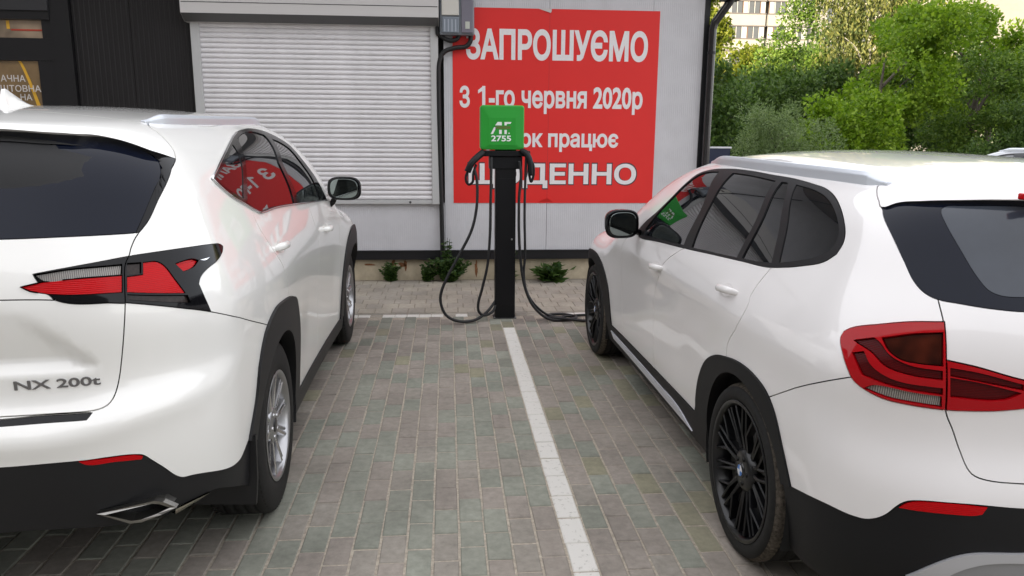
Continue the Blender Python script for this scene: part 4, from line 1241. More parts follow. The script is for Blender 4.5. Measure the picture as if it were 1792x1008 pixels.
def wheel(root, x, y, r, width, rim_r, style, tilt=0.):
    """x = outer face of the tyre (sign gives the side)"""
    s_ = 1 if x > 0 else -1
    e = empty('wheel')
    e.parent = root
    e.location = (x, y, r)
    e.rotation_euler = (0, 0, tilt)
    tm = mat('tyre_rubber', (.013, .0125, .012), .72, spec=.3, noise=(40, .35), bump=(120, .25, .002))
    td = mat('tyre_dusty', (.085, .072, .058), .9, spec=.2, noise=(70, .75), bump=(160, .4, .003))
    W = width
    sw = r - rim_r
    pr = [(-.022, rim_r - .006), (-.006, rim_r + .006), (-.002, rim_r + sw * .3), (0, rim_r + sw * .52), (-.006, rim_r + sw * .78), (-.014, r - .012), (-.024, r - .004), (-.034, r - .001)]
    k = 4
    gw = .009
    span = W - .068
    for i in range(k):
        c = -.034 - span * (i + .5) / k
        pr += [(c + gw / 2, r), (c + gw / 2 - .001, r - .008), (c - gw / 2 + .001, r - .008), (c - gw / 2, r)]
    pr += [(-W + .034, r - .001), (-W + .014, r - .012), (-W, rim_r + sw * .5), (-W + .02, rim_r - .006)]
    mb = MB()
    mb.lathe([(a * s_, b) for a, b in pr], 'x', 72)
    ty = mb.build('tyre', tm, e)
    if style == 'black':
        mb = MB()
        mb.lathe([(a * s_, b + .0012) for a, b in ((-.012, r - .0135), (-.014, r - .012), (-.024, r - .004), (-.034, r - .001), (-.046, r - .0004))], 'x', 72)
        mb.build('dusty_shoulder', td, ty, fix=False)
    # tread blocks: shallow cross cuts at the shoulders
    tb = MB()
    n = 74
    for i in range(n):
        q = 2 * math.pi * i / n
        for a0, a1, sk in ((-.012, -.05, .02), (-W + .05, -W + .012, -.02)):
            M = Matrix.Rotation(q, 4, 'X')
            v = []
            for a, rr_, dq in ((a0, r - .011, 0), (a1, r + .0012, sk), (a1, r + .0012, sk + 1.25 * math.pi / n), (a0, r - .011, 1.25 * math.pi / n)):
                v.append((a * s_, math.cos(q + dq) * rr_, math.sin(q + dq) * rr_))
            tb.add(v, [(0, 1, 2, 3)])
    tb.build('tread_block_row', td if style == 'black' else tm, e, fix=False)['kind'] = 'stuff'
    if style == 'black':
        rm = mat('rim_black', (.004, .004, .005), .3, spec=.4, coat=.2, coat_rough=.15)
        lm = rm
    else:
        rm = mat('rim_silver', (.42, .42, .43), .3, metal=.9)
        lm = mat('rim_machined', (.72, .72, .73), .18, metal=1.)
    mb = MB()
    rr0 = rim_r
    mb.lathe([(a * s_, b) for a, b in ((-.004, rr0 + .004), (.0, rr0 - .002), (-.006, rr0 - .012), (-.022, rr0 - .016), (-.05, rr0 - .028), (-W * .8, rr0 - .03), (-W * .8, rr0 - .05), (-.05, rr0 - .05))], 'x', 64)
    rim = mb.build('rim', rm, e)
    mb = MB()
    def spoke(a0, a1, r0, r1, w0, w1, d0, d1, th=.03):
        """radial bar from angle a0 at r0 to a1 at r1; d = depth behind the tyre face"""
        def pt(a, rad, lat, dep):
            ca, sa = math.cos(a), math.sin(a)
            return (-dep * s_, ca * rad - sa * lat, sa * rad + ca * lat)
        v = [pt(a0, r0, -w0 / 2, d0 + .004), pt(a0, r0, 0, d0), pt(a0, r0, w0 / 2, d0 + .004), pt(a0, r0, w0 / 2, d0 + th), pt(a0, r0, -w0 / 2, d0 + th),
             pt(a1, r1, -w1 / 2, d1 + .004), pt(a1, r1, 0, d1), pt(a1, r1, w1 / 2, d1 + .004), pt(a1, r1, w1 / 2, d1 + th), pt(a1, r1, -w1 / 2, d1 + th)]
        mbs = MB()
        mbs.add(v, [(0, 1, 6, 5), (1, 2, 7, 6), (2, 3, 8, 7), (3, 4, 9, 8), (4, 0, 5, 9), (0, 4, 3, 2, 1), (5, 6, 7, 8, 9)])
        return mbs
    R1 = rim_r - .02
    if style == 'black':
        for i in range(5):
            a = 2 * math.pi * i / 5 + .31
            for g in (-1, 1):
                m1 = spoke(a + g * .22, a + g * .13, .055, R1 * .62, .022, .014, .034, .016)
                m2 = spoke(a + g * .13, a + g * .07, R1 * .60, R1, .013, .011, .0165, .012)
                m1.add(m2.v, m2.f)
                m3 = spoke(a + g * .13, a + g * .34, R1 * .60, R1, .013, .011, .0166, .0125)
                m1.add(m3.v, m3.f)
                m1.build('spoke', rm, e)
        for i in range(5):
            a = 2 * math.pi * i / 5 + .31 + math.pi / 5
            spoke(a - .05, a - .06, .06, R1, .013, .010, .036, .014).build('spoke', rm, e)
            spoke(a + .05, a + .06, .06, R1, .013, .010, .036, .014).build('spoke', rm, e)
    else:
        for i in range(10):
            a = 2 * math.pi * i / 10 + .1
            m1 = spoke(a - .09, a - .035, .055, R1, .020, .017, .026, .012)
            m1.build('spoke', lm, e)
            m1 = spoke(a + .14, a + .08, .055, R1, .015, .013, .030, .016)
            m1.build('spoke', rm, e)
    mb = MB()
    mb.lathe([(a * s_, b) for a, b in ((-.05, .085), (-.03, .08), (-.022, .066), (-.020, .036), (-.0205, .0))], 'x', 32)
    hub = mb.build('hub', rm, e)
    cap = MB()
    cap.lathe([(a * s_, b) for a, b in ((-.02, .031), (-.0165, .029), (-.015, .02), (-.0145, .0))], 'x', 24)
    c = cap.build('centre_cap', mat('cap_dark', (.02, .02, .022), .3) if style != 'black' else mat('cap_black', (.01, .01, .012), .2, coat=.5), e)
    if style == 'black':
        for q, nm in enumerate(('blue', 'white', 'blue', 'white')):
            b = MB()
            n_ = 7
            v = [(-.0135 * s_, 0, 0)] + [(-.0138 * s_, .022 * math.cos(q * math.pi / 2 + math.pi / 2 * i / (n_ - 1)), .022 * math.sin(q * math.pi / 2 + math.pi / 2 * i / (n_ - 1))) for i in range(n_)]
            b.add(v, [(0, i + 1, i + 2) for i in range(n_ - 1)])
            b.build('roundel_quarter', mat('roundel_' + nm, (.02, .16, .5) if nm == 'blue' else (.75, .77, .8), .2, coat=.5), c, fix=False)
    for i in range(5):
        a = 2 * math.pi * i / 5 + .6
        b = MB()
        b.lathe([(a_ * s_, r_) for a_, r_ in ((-.035, .009), (-.017, .009), (-.015, .006), (-.015, .0))], 'x', 8, (0, .05 * math.cos(a), .05 * math.sin(a)))
        b.build('wheel_nut', mat('nut_black' if style == 'black' else 'nut_steel', (.02, .02, .02) if style == 'black' else (.5, .5, .5), .35, metal=.9), e)
    b = MB()
    b.lathe([(a * s_, q) for a, q in ((-.06, .04), (-.06, rim_r - .065), (-.072, rim_r - .065), (-.072, .04))], 'x', 40)
    b.build('brake_disc', mat('disc_steel', (.22, .21, .2), .4, metal=.9), e)
    return e
def liner(root, y, r, x0, x1, z):
    n = 20
    for s_ in (1, -1):
        mb = MB()
        v, f = [], []
        for i in range(n + 1):
            a = R(-20 + 220 * i / n)
            for x in (x0, x1):
                v.append((s_ * x, y + r * math.cos(a), z + r * math.sin(a)))
        f = [(2 * i, 2 * i + 1, 2 * i + 3, 2 * i + 2) for i in range(n)]
        k = len(v)
        v.append((s_ * x0, y, z))
        f += [(2 * i, 2 * i + 2, k) for i in range(n)]
        mb.add(v, f, True)
        mb.build('wheel_arch_liner', mat('liner_black', (.012, .012, .012), .9), root, fix=False)
def on_body(S, u, z, off=0.):
    p = S.wrap(np.array([u]), np.array([z]))
    n = S.grad(p)
    return Vector(p[0] + n[0] * off), Vector(n[0])
def rail(root, name, path, w_, h_, m, S, lift):
    """roof rail swept along plan points (x, y); its foot sits on the roof at both ends"""
    for s_ in (1, -1):
        P = spline([(x, y, 0) for x, y in path], 8)
        xs = np.array([p.x for p in P])
        ys = np.array([p.y for p in P])
        base = S.down(xs, ys)
        n = len(P)
        v, f = [], []
        for i in range(n):
            t = i / (n - 1)
            k = min(1, min(t / .12, (1 - t) / .22))
            k = k * k * (3 - 2 * k)
            top_ = lift + h_ * (.25 + .75 * k)
            ww = w_ * (.55 + .45 * k)
            z = base[i, 2]
            bot = -.012 if lift <= 0 else (-.012 + (lift + .012) * k)
            sl = (base[i, 2] - S.down(xs[i:i + 1] + .02, ys[i:i + 1])[0, 2]) / .02
            for dx, dz in ((-.5, bot), (-.5, top_ * .75), (-.25, top_), (.2, top_), (.5, top_ * .6), (.5, bot - ww * sl * .8)):
                v.append((s_ * (xs[i] + dx * ww), ys[i], z + dz))
        for i in range(n - 1):
            for k in range(6):
                f.append((i * 6 + k, i * 6 + (k + 1) % 6, (i + 1) * 6 + (k + 1) % 6, (i + 1) * 6 + k))
        f += [tuple(range(6)), tuple((n - 1) * 6 + i for i in range(6))]
        mb = MB()
        mb.add(v, f)
        o = mb.build(name, m, root)
        mod = o.modifiers.new('bevel', 'BEVEL')
        mod.width = .004
        mod.segments = 2
        mod.limit_method = 'ANGLE'
def blob(name, parent, m, prof, M=None, n=24, sub=0):
    """closed lofted body from rings [(centre, half-size a, half-size b, power)] along x of the local frame"""
    mb = MB()
    v, f = [], []
    for c, a, b, pw in prof:
        for k in range(n):
            q = 2 * math.pi * k / n
            ca, sa = math.cos(q), math.sin(q)
            e = 2. / pw
            v.append((c[0], c[1] + a * abs(ca) ** e * (1 if ca >= 0 else -1), c[2] + b * abs(sa) ** e * (1 if sa >= 0 else -1)))
    for i in range(len(prof) - 1):
        for k in range(n):
            f.append((i * n + k, i * n + (k + 1) % n, (i + 1) * n + (k + 1) % n, (i + 1) * n + k))
    if M is not None: v = [tuple(M @ Vector(p)) for p in v]
    mb.add(v, f, True)
    mb.f += [tuple(range(n)), tuple((len(prof) - 1) * n + k for k in range(n))]
    mb.sm += [False, False]
    o = mb.build(name, m, parent)
    return o
# ================================================================ the two cars
def paint(name, col):
    m = mat(name, col, .32, spec=.5, coat=1., coat_rough=.02)
    return m
M_pearl = paint('paint_pearl_white', (.86, .85, .815))
M_alp = paint('paint_plain_white', (.85, .825, .815))
M_glass = mat('tinted_glass', (.006, .007, .009), .015, spec=.6, coat=.5, coat_rough=.0)
M_glassr = mat('rear_glass', (.002, .004, .012), .02, spec=.22)
M_clad = mat('grained_black_plastic', (.010, .010, .011), .5, spec=.35, bump=(900, .15, .0005))
M_cladx = mat('matt_black_plastic', (.005, .005, .006), .55, spec=.3, bump=(900, .15, .0005))
M_gloss = mat('piano_black', (.003, .003, .004), .08, spec=.28)
M_rub = mat('rubber_black', (.006, .006, .007), .45)
M_red = lens('lens_red', (.52, .003, .006), (.42, .002, .005), 'Z', 60, .08, .18)
M_dred = lens('lens_dark_red', (.10, .0015, .003), (.055, .001, .002), 'Z', 70, .08, .2)
M_rim = mat('lens_rim_red', (.40, .003, .007), .06, spec=.3)
M_clear = lens('lens_clear', (.36, .34, .31), (.09, .08, .075), 'X', 70, .15, .5)
M_smoke = mat('lens_smoked', (.03, .022, .02), .1, spec=.25, noise=(60, .6))
M_amber = mat('lens_dark_amber', (.05, .008, .003), .08, spec=.2, noise=(14, .95, 1))
M_chrome = mat('chrome', (.80, .80, .82), .08, metal=1.)
M_satin = mat('satin_silver', (.66, .69, .74), .36, metal=.6)
M_silverp = mat('silver_plastic', (.50, .50, .52), .35, metal=.35)

# ---------------------------------------------------------------- left car
SN = NX()
nxc = empty('parked_car', (-1.635, 3.17, 0), R(.5))
tag(nxc, 'pearl white SUV with pointed black-edged tail lamp and silver wheels, left of charging post', 'car', 'white cars parked nose to the building')
def nx_rec(z): return .085 * np.clip((z - 1.285) / .30, 0, 1.1)
def nx_glass(X, N):
    X, N = X.copy(), N.copy()
    X[:, 1] += nx_rec(X[:, 2])
    N[:, 2] -= N[:, 1] * .085 / .30
    return X, N / np.linalg.norm(N, axis=1)[:, None]
_gi = np.array([q for q in CURVES['nx']['garnish_in'][1]])
_go = np.array([q for q in CURVES['nx']['garnish_out'][1]])
_gix = SN.wrap(_gi[:, 0], _gi[:, 1])
_gox = SN.wrap(_go[:, 0], _go[:, 1])
def nx_garnish(X, N):
    X, N = X.copy(), N.copy()
    o_ = np.argsort(_gix[:, 2])
    xi = np.interp(X[:, 2], _gix[o_, 2], _gix[o_, 0])
    o_ = np.argsort(_gox[:, 2])
    xo = np.interp(X[:, 2], _gox[o_, 2], _gox[o_, 0])
    wgt = np.clip((xo - X[:, 0]) / np.maximum(xo - xi, .01), 0, 1) ** 1.4
    X[:, 1] += nx_rec(X[:, 2]) * wgt
    N[:, 0] -= .35 * wgt * np.clip((X[:, 2] - 1.285) / .3, 0, 1)
    return X, N / np.linalg.norm(N, axis=1)[:, None]
P_ = M_pearl
nx_spec = {
 'quarter': dict(name='rear_quarter_panel', mat=P_), 'rear_door': dict(name='rear_door', mat=P_), 'front_door': dict(name='front_door', mat=P_),
 'fender': dict(name='front_fender', mat=P_), 'front_bumper': dict(name='front_bumper', mat=P_), 'front_lower': dict(name='front_bumper_cladding', mat=M_clad),
 'gate_up': dict(name='tailgate', mat=P_), 'gate_low': dict(name='tailgate_lower_panel', mat=P_, gap=.0016),
 'bumper': dict(name='rear_bumper', mat=P_), 'bump_black': dict(name='rear_bumper_cladding', mat=M_clad, gap=.001, off=-.003, skirt=.03),
 'strip': dict(name='bumper_step_strip', mat=M_gloss, off=-.004, gap=.0005), 'reflector': dict(name='rear_reflector', mat=M_red, gap=.0008),
 'clad_r': dict(name='wheel_arch_cladding', mat=M_clad, off=.010, gap=.0, skirt=.06), 'clad_f': dict(name='wheel_arch_cladding', mat=M_clad, off=.010, gap=.0, skirt=.06),
 'sill': dict(name='sill_cladding', mat=M_clad, off=.006, gap=.0005, skirt=.03),
 'glass_rear': dict(name='rear_window', mat=M_glassr, gap=.001, disp=nx_glass), 'garnish': dict(name='pillar_garnish', mat=M_gloss, gap=.001, disp=nx_garnish, skirt=.02),
 'dlo': dict(name='window_trim', mat=M_gloss, gap=.0005, off=.001), 'glass_q': dict(name='quarter_window', mat=M_glass, gap=.0008, off=-.002, skirt=.006),
 'glass_r': dict(name='rear_door_window', mat=M_glass, gap=.0008, off=-.004, skirt=.006), 'glass_f': dict(name='front_door_window', mat=M_glass, gap=.0008, off=-.004, skirt=.006),
 'lamp': dict(name='tail_lamp', mat=M_gloss, gap=.0012, off=.004, skirt=.03), 'lamp_gate': dict(name='tailgate_lamp', mat=M_gloss, gap=.0018, off=.004, skirt=.03),
 'lamp_clear': dict(name='clear_lens', mat=M_clear, gap=.0006, off=-.006, parent='lamp_gate', skirt=.004), 'lamp_red': dict(name='red_lens', mat=M_red, gap=.0006, off=.0005, parent='lamp_gate', skirt=.004),
 'lamp_clear2': dict(name='clear_lens', mat=M_smoke, gap=.0006, off=-.006, parent='lamp', skirt=.004), 'lamp_red2': dict(name='red_lens', mat=M_red, gap=.0006, off=.0005, parent='lamp', skirt=.004),
 'lamp_smoke': dict(name='smoked_lens', mat=M_smoke, gap=.0006, off=-.006, parent='lamp', skirt=.004), 'lamp_eye': dict(name='red_lens', mat=M_red, gap=.0005, off=-.004, parent='lamp', skirt=.004),
 'lamp_chrome': dict(name='chrome_accent', mat=M_chrome, gap=.0003, off=.005, parent='lamp', skirt=.004),
}
nx_top = {'roof': dict(name='roof', mat=P_), 'spoiler': dict(name='roof_spoiler', mat=P_, sdir=(0, .10, -.012)), 'screen': dict(name='windscreen', mat=M_glass, off=-.003), 'hood': dict(name='bonnet', mat=P_), 'cowl': dict(name='windscreen_pillar', mat=P_)}
NXP = build_body(SN, 'nx', nxc, nx_spec, nx_top,
    {'seam': [(0, -.36), (.3, -.355), (.5, -.35), (.62, -.345)], 'header': [(0, 1.18), (.35, 1.21), (.60, 1.33)], 'pillar': [(.60, 1.33), (.70, 1.7), (.80, 2.08), (.84, 2.35)], 'cowl': [(0, 2.38), (.5, 2.32), (1.0, 2.15)]},
    {'roof': (.2, .5), 'spoiler': (.1, -.5), 'screen': (.2, 1.8), 'hood': (.3, 2.8)})
for y_ in (0., 2.66):
    liner(nxc, y_, .415, .55, .90, .365)
    for s_ in (1, -1):
        wheel(nxc, s_ * .908, y_, .364, .23, .232, 'silver')
rail(nxc, 'roof_rail', [(.562, -.31), (.60, -.05), (.622, .4), (.618, .9), (.60, 1.22), (.575, 1.42)], .030, .030, M_satin, SN, 0.)
# chrome strip under and behind the side windows
_d = CURVES['nx']['dlo'][1]
_d = _d[13:] + _d[:4]
for s_ in (1, -1):
    pts = []
    rs = resample(_d, False, .03)
    X = SN.wrap(rs[:, 0], rs[:, 1])
    N = SN.grad(X)
    X = (X + N * .004) * np.array([s_, 1, 1])
    MB().tube(X.tolist(), .0045, 6).build('chrome_window_strip', M_chrome, nxc)
# door handles, mirrors, antenna, exhaust tips, mud flaps, lettering
def door_handle(root, S, y, z, m, L_=.21, h_=.017, dep=.042, slope=0.):
    for s_ in (1, -1):
        e = []
        for t in np.linspace(-1, 1, 13):
            u = S.yc - (y + t * L_ / 2)
            k = max(0., 1 - abs(t) ** 3.2)
            p, n_ = on_body(S, u, z + slope * t, dep * (.12 + .88 * k) - .012)
            e.append((p, n_, .35 + .65 * math.sqrt(max(0, 1 - abs(t) ** 4))))
        v, f = [], []
        nn = 12
        for p, n_, k in e:
            for i in range(nn):
                q = 2 * math.pi * i / nn
                v.append(Vector((p.x * s_ + n_.x * s_ * math.cos(q) * .011 * k, p.y, p.z + math.sin(q) * h_ * k)))
        for i in range(len(e) - 1):
            for k in range(nn):
                f.append((i * nn + k, i * nn + (k + 1) % nn, (i + 1) * nn + (k + 1) % nn, (i + 1) * nn + k))
        f += [tuple(range(nn)), tuple((len(e) - 1) * nn + k for k in range(nn))]
        mb = MB()
        mb.add(v, f, True)
        h = mb.build('door_handle', m, root)
        # shallow cup behind the grip
        cp = MB()
        pts = []
        for i in range(20):
            q = 2 * math.pi * i / 20
            p, n_ = on_body(S, S.yc - (y + .012 + math.cos(q) * L_ * .30), z + slope * math.cos(q) * .5 + math.sin(q) * h_ * 1.75, .0012)
            pts.append((p.x * s_, p.y, p.z))
        p, n_ = on_body(S, S.yc - (y + .012), z, -.004)
        cp.add(pts + [(p.x * s_, p.y, p.z)], [(i, (i + 1) % 20, 20) for i in range(20)], True)
        cp.build('handle_recess', m, h)
door_handle(nxc, SN, .19, 1.108, P_, slope=-.006)
door_handle(nxc, SN, 1.53, 1.022, P_, slope=-.006)
def mirror(root, s_, c, a, b, dep, shell, bez, foot, turn):
    """door mirror: glass faces the rear"""
    M = Matrix.Translation(c) @ Matrix.Rotation(turn * s_, 4, 'Z') @ Matrix.Rotation(R(90), 4, 'Z')
    if s_ < 0: M = M @ Matrix.Scale(-1, 4, (0, 1, 0))
    o = blob('door_mirror', root, shell, [((.0, 0, 0), a * .97, b * .97, 3.2), ((.012, 0, 0), a, b, 3.2), ((dep * .5, .006, .004), a * .93, b * .92, 2.8), ((dep * .85, .012, .008), a * .7, b * .68, 2.5), ((dep, .015, .01), a * .3, b * .3, 2.2)], M, 32)
    blob('mirror_bezel', o, bez, [((-.010, 0, 0), a * .93, b * .93, 3.2), ((-.004, 0, 0), a * 1.01, b * 1.01, 3.2), ((.004, 0, 0), a * 1.01, b * 1.01, 3.2)], M, 32)
    g = blob('mirror_glass', o, mat('mirror_glass', (.22, .25, .24), .02, metal=1.), [((-.0125, 0, 0), a * .80, b * .80, 3.), ((-.011, 0, 0), a * .84, b * .84, 3.)], M, 32)
    MB().tube(foot, [.034, .03, .03, .034], 10, flat=.6).build('mirror_foot', bez, o)
for s_ in (1, -1):
    mirror(nxc, s_, Vector((s_ * .995, 1.80, 1.245)), .108, .074, .12, P_, M_gloss, [(s_ * .885, 1.86, 1.13), (s_ * .91, 1.86, 1.15), (s_ * .93, 1.86, 1.19), (s_ * .95, 1.85, 1.22)], R(-9))
v, f = [], []
fin = [(-.115, .0), (-.108, .035), (-.092, .066), (-.075, .068), (-.03, .05), (.03, .026), (.09, .008), (.115, 0)]
z0 = float(SN.down(np.array([0.]), np.array([-.02]))[0, 2])
mb = MB()
for sx in (-1, 1):
    pass
ring = [(y, z) for y, z in fin]
for y, z in ring:
    zb = float(SN.down(np.array([0.]), np.array([-.02 + y]))[0, 2]) - .004
    wd = .030 * (1 - (z / .075)) ** .7 + .004
    wd = min(wd, .030) * (1 if abs(y) < .11 else .5)
    v.append([(wd, -.02 + y, zb), (.6 * wd, -.02 + y, zb + z * .55), (.0035 if z > 0 else 0, -.02 + y, zb + z), (-.0035 if z > 0 else 0, -.02 + y, zb + z), (-.6 * wd, -.02 + y, zb + z * .55), (-wd, -.02 + y, zb)])
vv = [p for r_ in v for p in r_]
for i in range(len(v) - 1):
    for k in range(5):
        f.append((i * 6 + k, i * 6 + k + 1, i * 6 + 7 + k, i * 6 + 6 + k))
f += [tuple(range(6)), tuple((len(v) - 1) * 6 + k for k in range(6))]
mb.add(vv, f, True)
mb.build('roof_antenna', P_, nxc)
for s_ in (1, -1):
    outer = [(.575, .477), (.728, .494), (.752, .486), (.786, .461), (.745, .445), (.69, .431), (.66, .433)]
    cx, cz = .69, .463
    inner = [(cx + (x - cx) * .80, cz + (z - cz) * .72) for x, z in outer]
    n = len(outer)
    mb = MB()
    yb = [-.978 + .30 * max(0, (x - .60)) for x, z in outer]
    v = [(s_ * x, y, z) for (x, z), y in zip(outer, yb)] + [(s_ * x, y, z) for (x, z), y in zip(inner, yb)] + [(s_ * x, y + .022, z + .001) for (x, z), y in zip(outer, yb)] + [(s_ * x, -.86, z) for x, z in inner]
    f = []
    for i in range(n):
        j = (i + 1) % n
        f += [(i, j, n + j, n + i), (i, 2 * n + i, 2 * n + j, j), (n + i, n + j, 3 * n + j, 3 * n + i)]
    mb.add(v, f)
    ex = mb.build('exhaust_tip', mat('exhaust_steel', (.30, .29, .27), .3, metal=1.), nxc)
    MB().add(v[3 * n:], [tuple(range(n))]).build('exhaust_bore', mat('bore_black', (.01, .01, .01), .9), ex)  # plain black face closing the bore
    # chrome wing running round the bumper corner, under its lower edge
    wing = MB()
    dcur = resample(CURVES['nx']['domain'][1], False, .012)
    pw = SN.wrap(dcur[:, 0], dcur[:, 1])
    sel = np.where((pw[:, 0] > .745) & (pw[:, 0] < .835) & (pw[:, 1] < -.6))[0]
    k0 = len(sel)
    q = pw[sel]
    nq = SN.grad(q)
    t_ = np.linspace(0, 1, k0)
    top_ = q + nq * .004
    bot_ = q - nq * .03 - np.array([0, 0, 1]) * (.030 * (1 - t_) ** .8)[:, None]
    v = [(s_ * p[0], p[1], p[2]) for p in top_] + [(s_ * p[0], p[1], p[2] - .004) for p in (top_ + bot_) / 2 + nq * .012] + [(s_ * p[0], p[1], p[2]) for p in bot_]
    f = []
    for i in range(k0 - 1):
        f += [(i, i + 1, k0 + i + 1, k0 + i), (k0 + i, k0 + i + 1, 2 * k0 + i + 1, 2 * k0 + i)]
    wing.add(v, f, True)
    wing.build('chrome_wing', mat('chrome_warm', (.55, .52, .44), .2, metal=1.), ex, fix=False)
    mb = MB()
    mb.prism([(.66, .235), (.905, .225), (.915, .33), (.918, .50), (.70, .50)], -.452, -.436, 'y')
    if s_ < 0: mb.v = [(-x, y, z) for x, y, z in mb.v]
    mb.build('mud_flap', M_rub, nxc)
v, f = text_mesh('NX 200t', .018, .5)
lo, hi = v.min(0), v.max(0)
t = (v - lo) / (hi - lo)
uu = SN.L + SN.xc - (.385 + .228 * t[:, 0])
zz = .8655 + .0275 * t[:, 1]
X = SN.wrap(uu, zz)
N = SN.grad(X)
X = X + N * (.0035 * t[:, 2:3])
me = bpy.data.meshes.new('lettering')
me.from_pydata(X.tolist(), [], f)
link('lettering', me, nxc, mat('badge_chrome', (.30, .30, .31), .18, metal=1.))

# ---------------------------------------------------------------- right car
SX = X1()
xc_ = empty('parked_car', (1.985, 2.68, 0), R(.83))
tag(xc_, 'white SUV with black spoked wheels and big red tail lamp, right of charging post', 'car', 'white cars parked nose to the building')
def x1_glass(X, N):
    X, N = X.copy(), N.copy()
    X[:, 1] += .045 * np.clip((X[:, 2] - 1.18) / .24, 0, 1.1)
    N[:, 2] -= N[:, 1] * .045 / .24
    return X, N / np.linalg.norm(N, axis=1)[:, None]
P_ = M_alp
x1_spec = {
 'quarter': dict(name='rear_quarter_panel', mat=P_), 'rear_door': dict(name='rear_door', mat=P_), 'front_door': dict(name='front_door', mat=P_),
 'fender': dict(name='front_fender', mat=P_), 'front_bumper': dict(name='front_bumper', mat=P_), 'front_lower': dict(name='front_bumper_cladding', mat=M_cladx),
 'gate': dict(name='tailgate', mat=P_), 'bumper': dict(name='rear_bumper', mat=P_), 'bump_black': dict(name='rear_bumper_cladding', mat=M_cladx, gap=.001, off=-.003, skirt=.03),
 'silver': dict(name='skid_plate_rim', mat=M_silverp, gap=.0005, off=.006, skirt=.02), 'silver_in': dict(name='skid_plate', mat=mat('skid_grey', (.30, .30, .31), .4, metal=.3), gap=.0005, off=-.004, skirt=.02),
 'reflector': dict(name='rear_reflector', mat=M_red, gap=.0008, off=.001),
 'clad_r': dict(name='wheel_arch_cladding', mat=M_cladx, off=.007, gap=.0, skirt=.06), 'clad_f': dict(name='wheel_arch_cladding', mat=M_cladx, off=.007, gap=.0, skirt=.06),
 'sill': dict(name='sill_cladding', mat=M_cladx, off=.006, gap=.0005, skirt=.03), 'sill_silver': dict(name='sill_strip', mat=mat('sill_aluminium', (.66, .67, .72), .35, metal=.3), off=.012, gap=.0005, skirt=.012),
 'glass_rear': dict(name='rear_window', mat=M_glassr, gap=.001, disp=x1_glass, skirt=.01), 'glass_in': dict(name='heated_pane', mat=mat('rear_glass_paler', (.035, .042, .055), .12, spec=.5, noise=(2.5, .35)), gap=.0006, disp=x1_glass, off=.0, skirt=.002, parent='glass_rear'),  # inner pane paler and rougher than the glass around it
 'dlo': dict(name='window_trim', mat=mat('trim_satin_black', (.008, .0075, .009), .45, spec=.3), gap=.0005, off=.002), 'glass_q': dict(name='quarter_window', mat=M_glass, gap=.0008, off=-.001, skirt=.006),
 'glass_r': dict(name='rear_door_window', mat=M_glass, gap=.0008, off=-.003, skirt=.006), 'glass_s': dict(name='rear_door_window', mat=M_glass, gap=.0008, off=-.003, skirt=.006), 'glass_f': dict(name='front_door_window', mat=M_glass, gap=.0008, off=-.003, skirt=.006),
 'lamp': dict(name='tail_lamp', mat=M_rim, gap=.0022, off=.004, skirt=.03), 'lamp_in': dict(name='tailgate_lamp', mat=M_rim, gap=.0022, off=.004, skirt=.03),
 'lamp_dark': dict(name='amber_lens', mat=M_amber, gap=.0004, off=-.008, parent='lamp', skirt=.004), 'lamp_band': dict(name='light_band', mat=M_dred, gap=.0004, off=-.004, parent='lamp', skirt=.004),
 'lamp_band2': dict(name='light_band', mat=M_dred, gap=.0004, off=-.004, parent='lamp', skirt=.004), 'lamp_clear': dict(name='clear_lens', mat=M_clear, gap=.0004, off=-.004, parent='lamp', skirt=.004),
 'lamp_in_top': dict(name='light_band', mat=M_dred, gap=.0004, off=-.004, parent='lamp_in', skirt=.004), 'lamp_in_dark': dict(name='light_band', mat=M_dred, gap=.0004, off=-.004, parent='lamp_in', skirt=.004),
}
x1_top = {'roof': dict(name='roof', mat=P_), 'spoiler': dict(name='roof_spoiler', mat=P_, sdir=(0, .06, -.01)), 'screen': dict(name='windscreen', mat=M_glass, off=-.003), 'hood': dict(name='bonnet', mat=P_), 'cowl': dict(name='windscreen_pillar', mat=P_)}
X1P = build_body(SX, 'x1', xc_, x1_spec, x1_top,
    {'seam': [(0, -.40), (.178, -.379), (.288, -.345), (.369, -.325), (.465, -.31), (.557, -.285), (.62, -.26)], 'header': [(0, 1.15), (.35, 1.18), (.56, 1.28)], 'pillar': [(.56, 1.28), (.68, 1.6), (.78, 1.95), (.83, 2.25)], 'cowl': [(0, 2.28), (.5, 2.2), (1.0, 2.02)]},
    {'roof': (.2, .5), 'spoiler': (.1, -.5), 'screen': (.2, 1.7), 'hood': (.3, 2.7)})
for y_ in (0., 2.76):
    liner(xc_, y_, .385, .55, .87, .335)
    for s_ in (1, -1):
        wheel(xc_, s_ * .888, y_, .334, .235, .266, 'black')
rail(xc_, 'roof_rail', [(.572, -.30), (.588, -.1), (.600, .3), (.600, .8), (.588, 1.12), (.565, 1.33)], .040, .034, M_satin, SX, 0.)
door_handle(xc_, SX, .20, 1.000, P_, .19, .015, slope=-.008)
door_handle(xc_, SX, 1.17, .925, P_, .19, .015, slope=-.008)
for s_ in (1, -1):
    mirror(xc_, s_, Vector((s_ * .985, 1.56, 1.103)), .098, .080, .12, M_gloss, M_gloss, [(s_ * .85, 1.62, 1.04), (s_ * .88, 1.61, 1.05), (s_ * .90, 1.60, 1.06), (s_ * .92, 1.60, 1.07)], R(-9))
mb = MB()
mb.box(-.40, .40, -.668, -.64, 1.428, 1.446, bev=.004)
mb.build('high_brake_lamp', M_red, xc_)

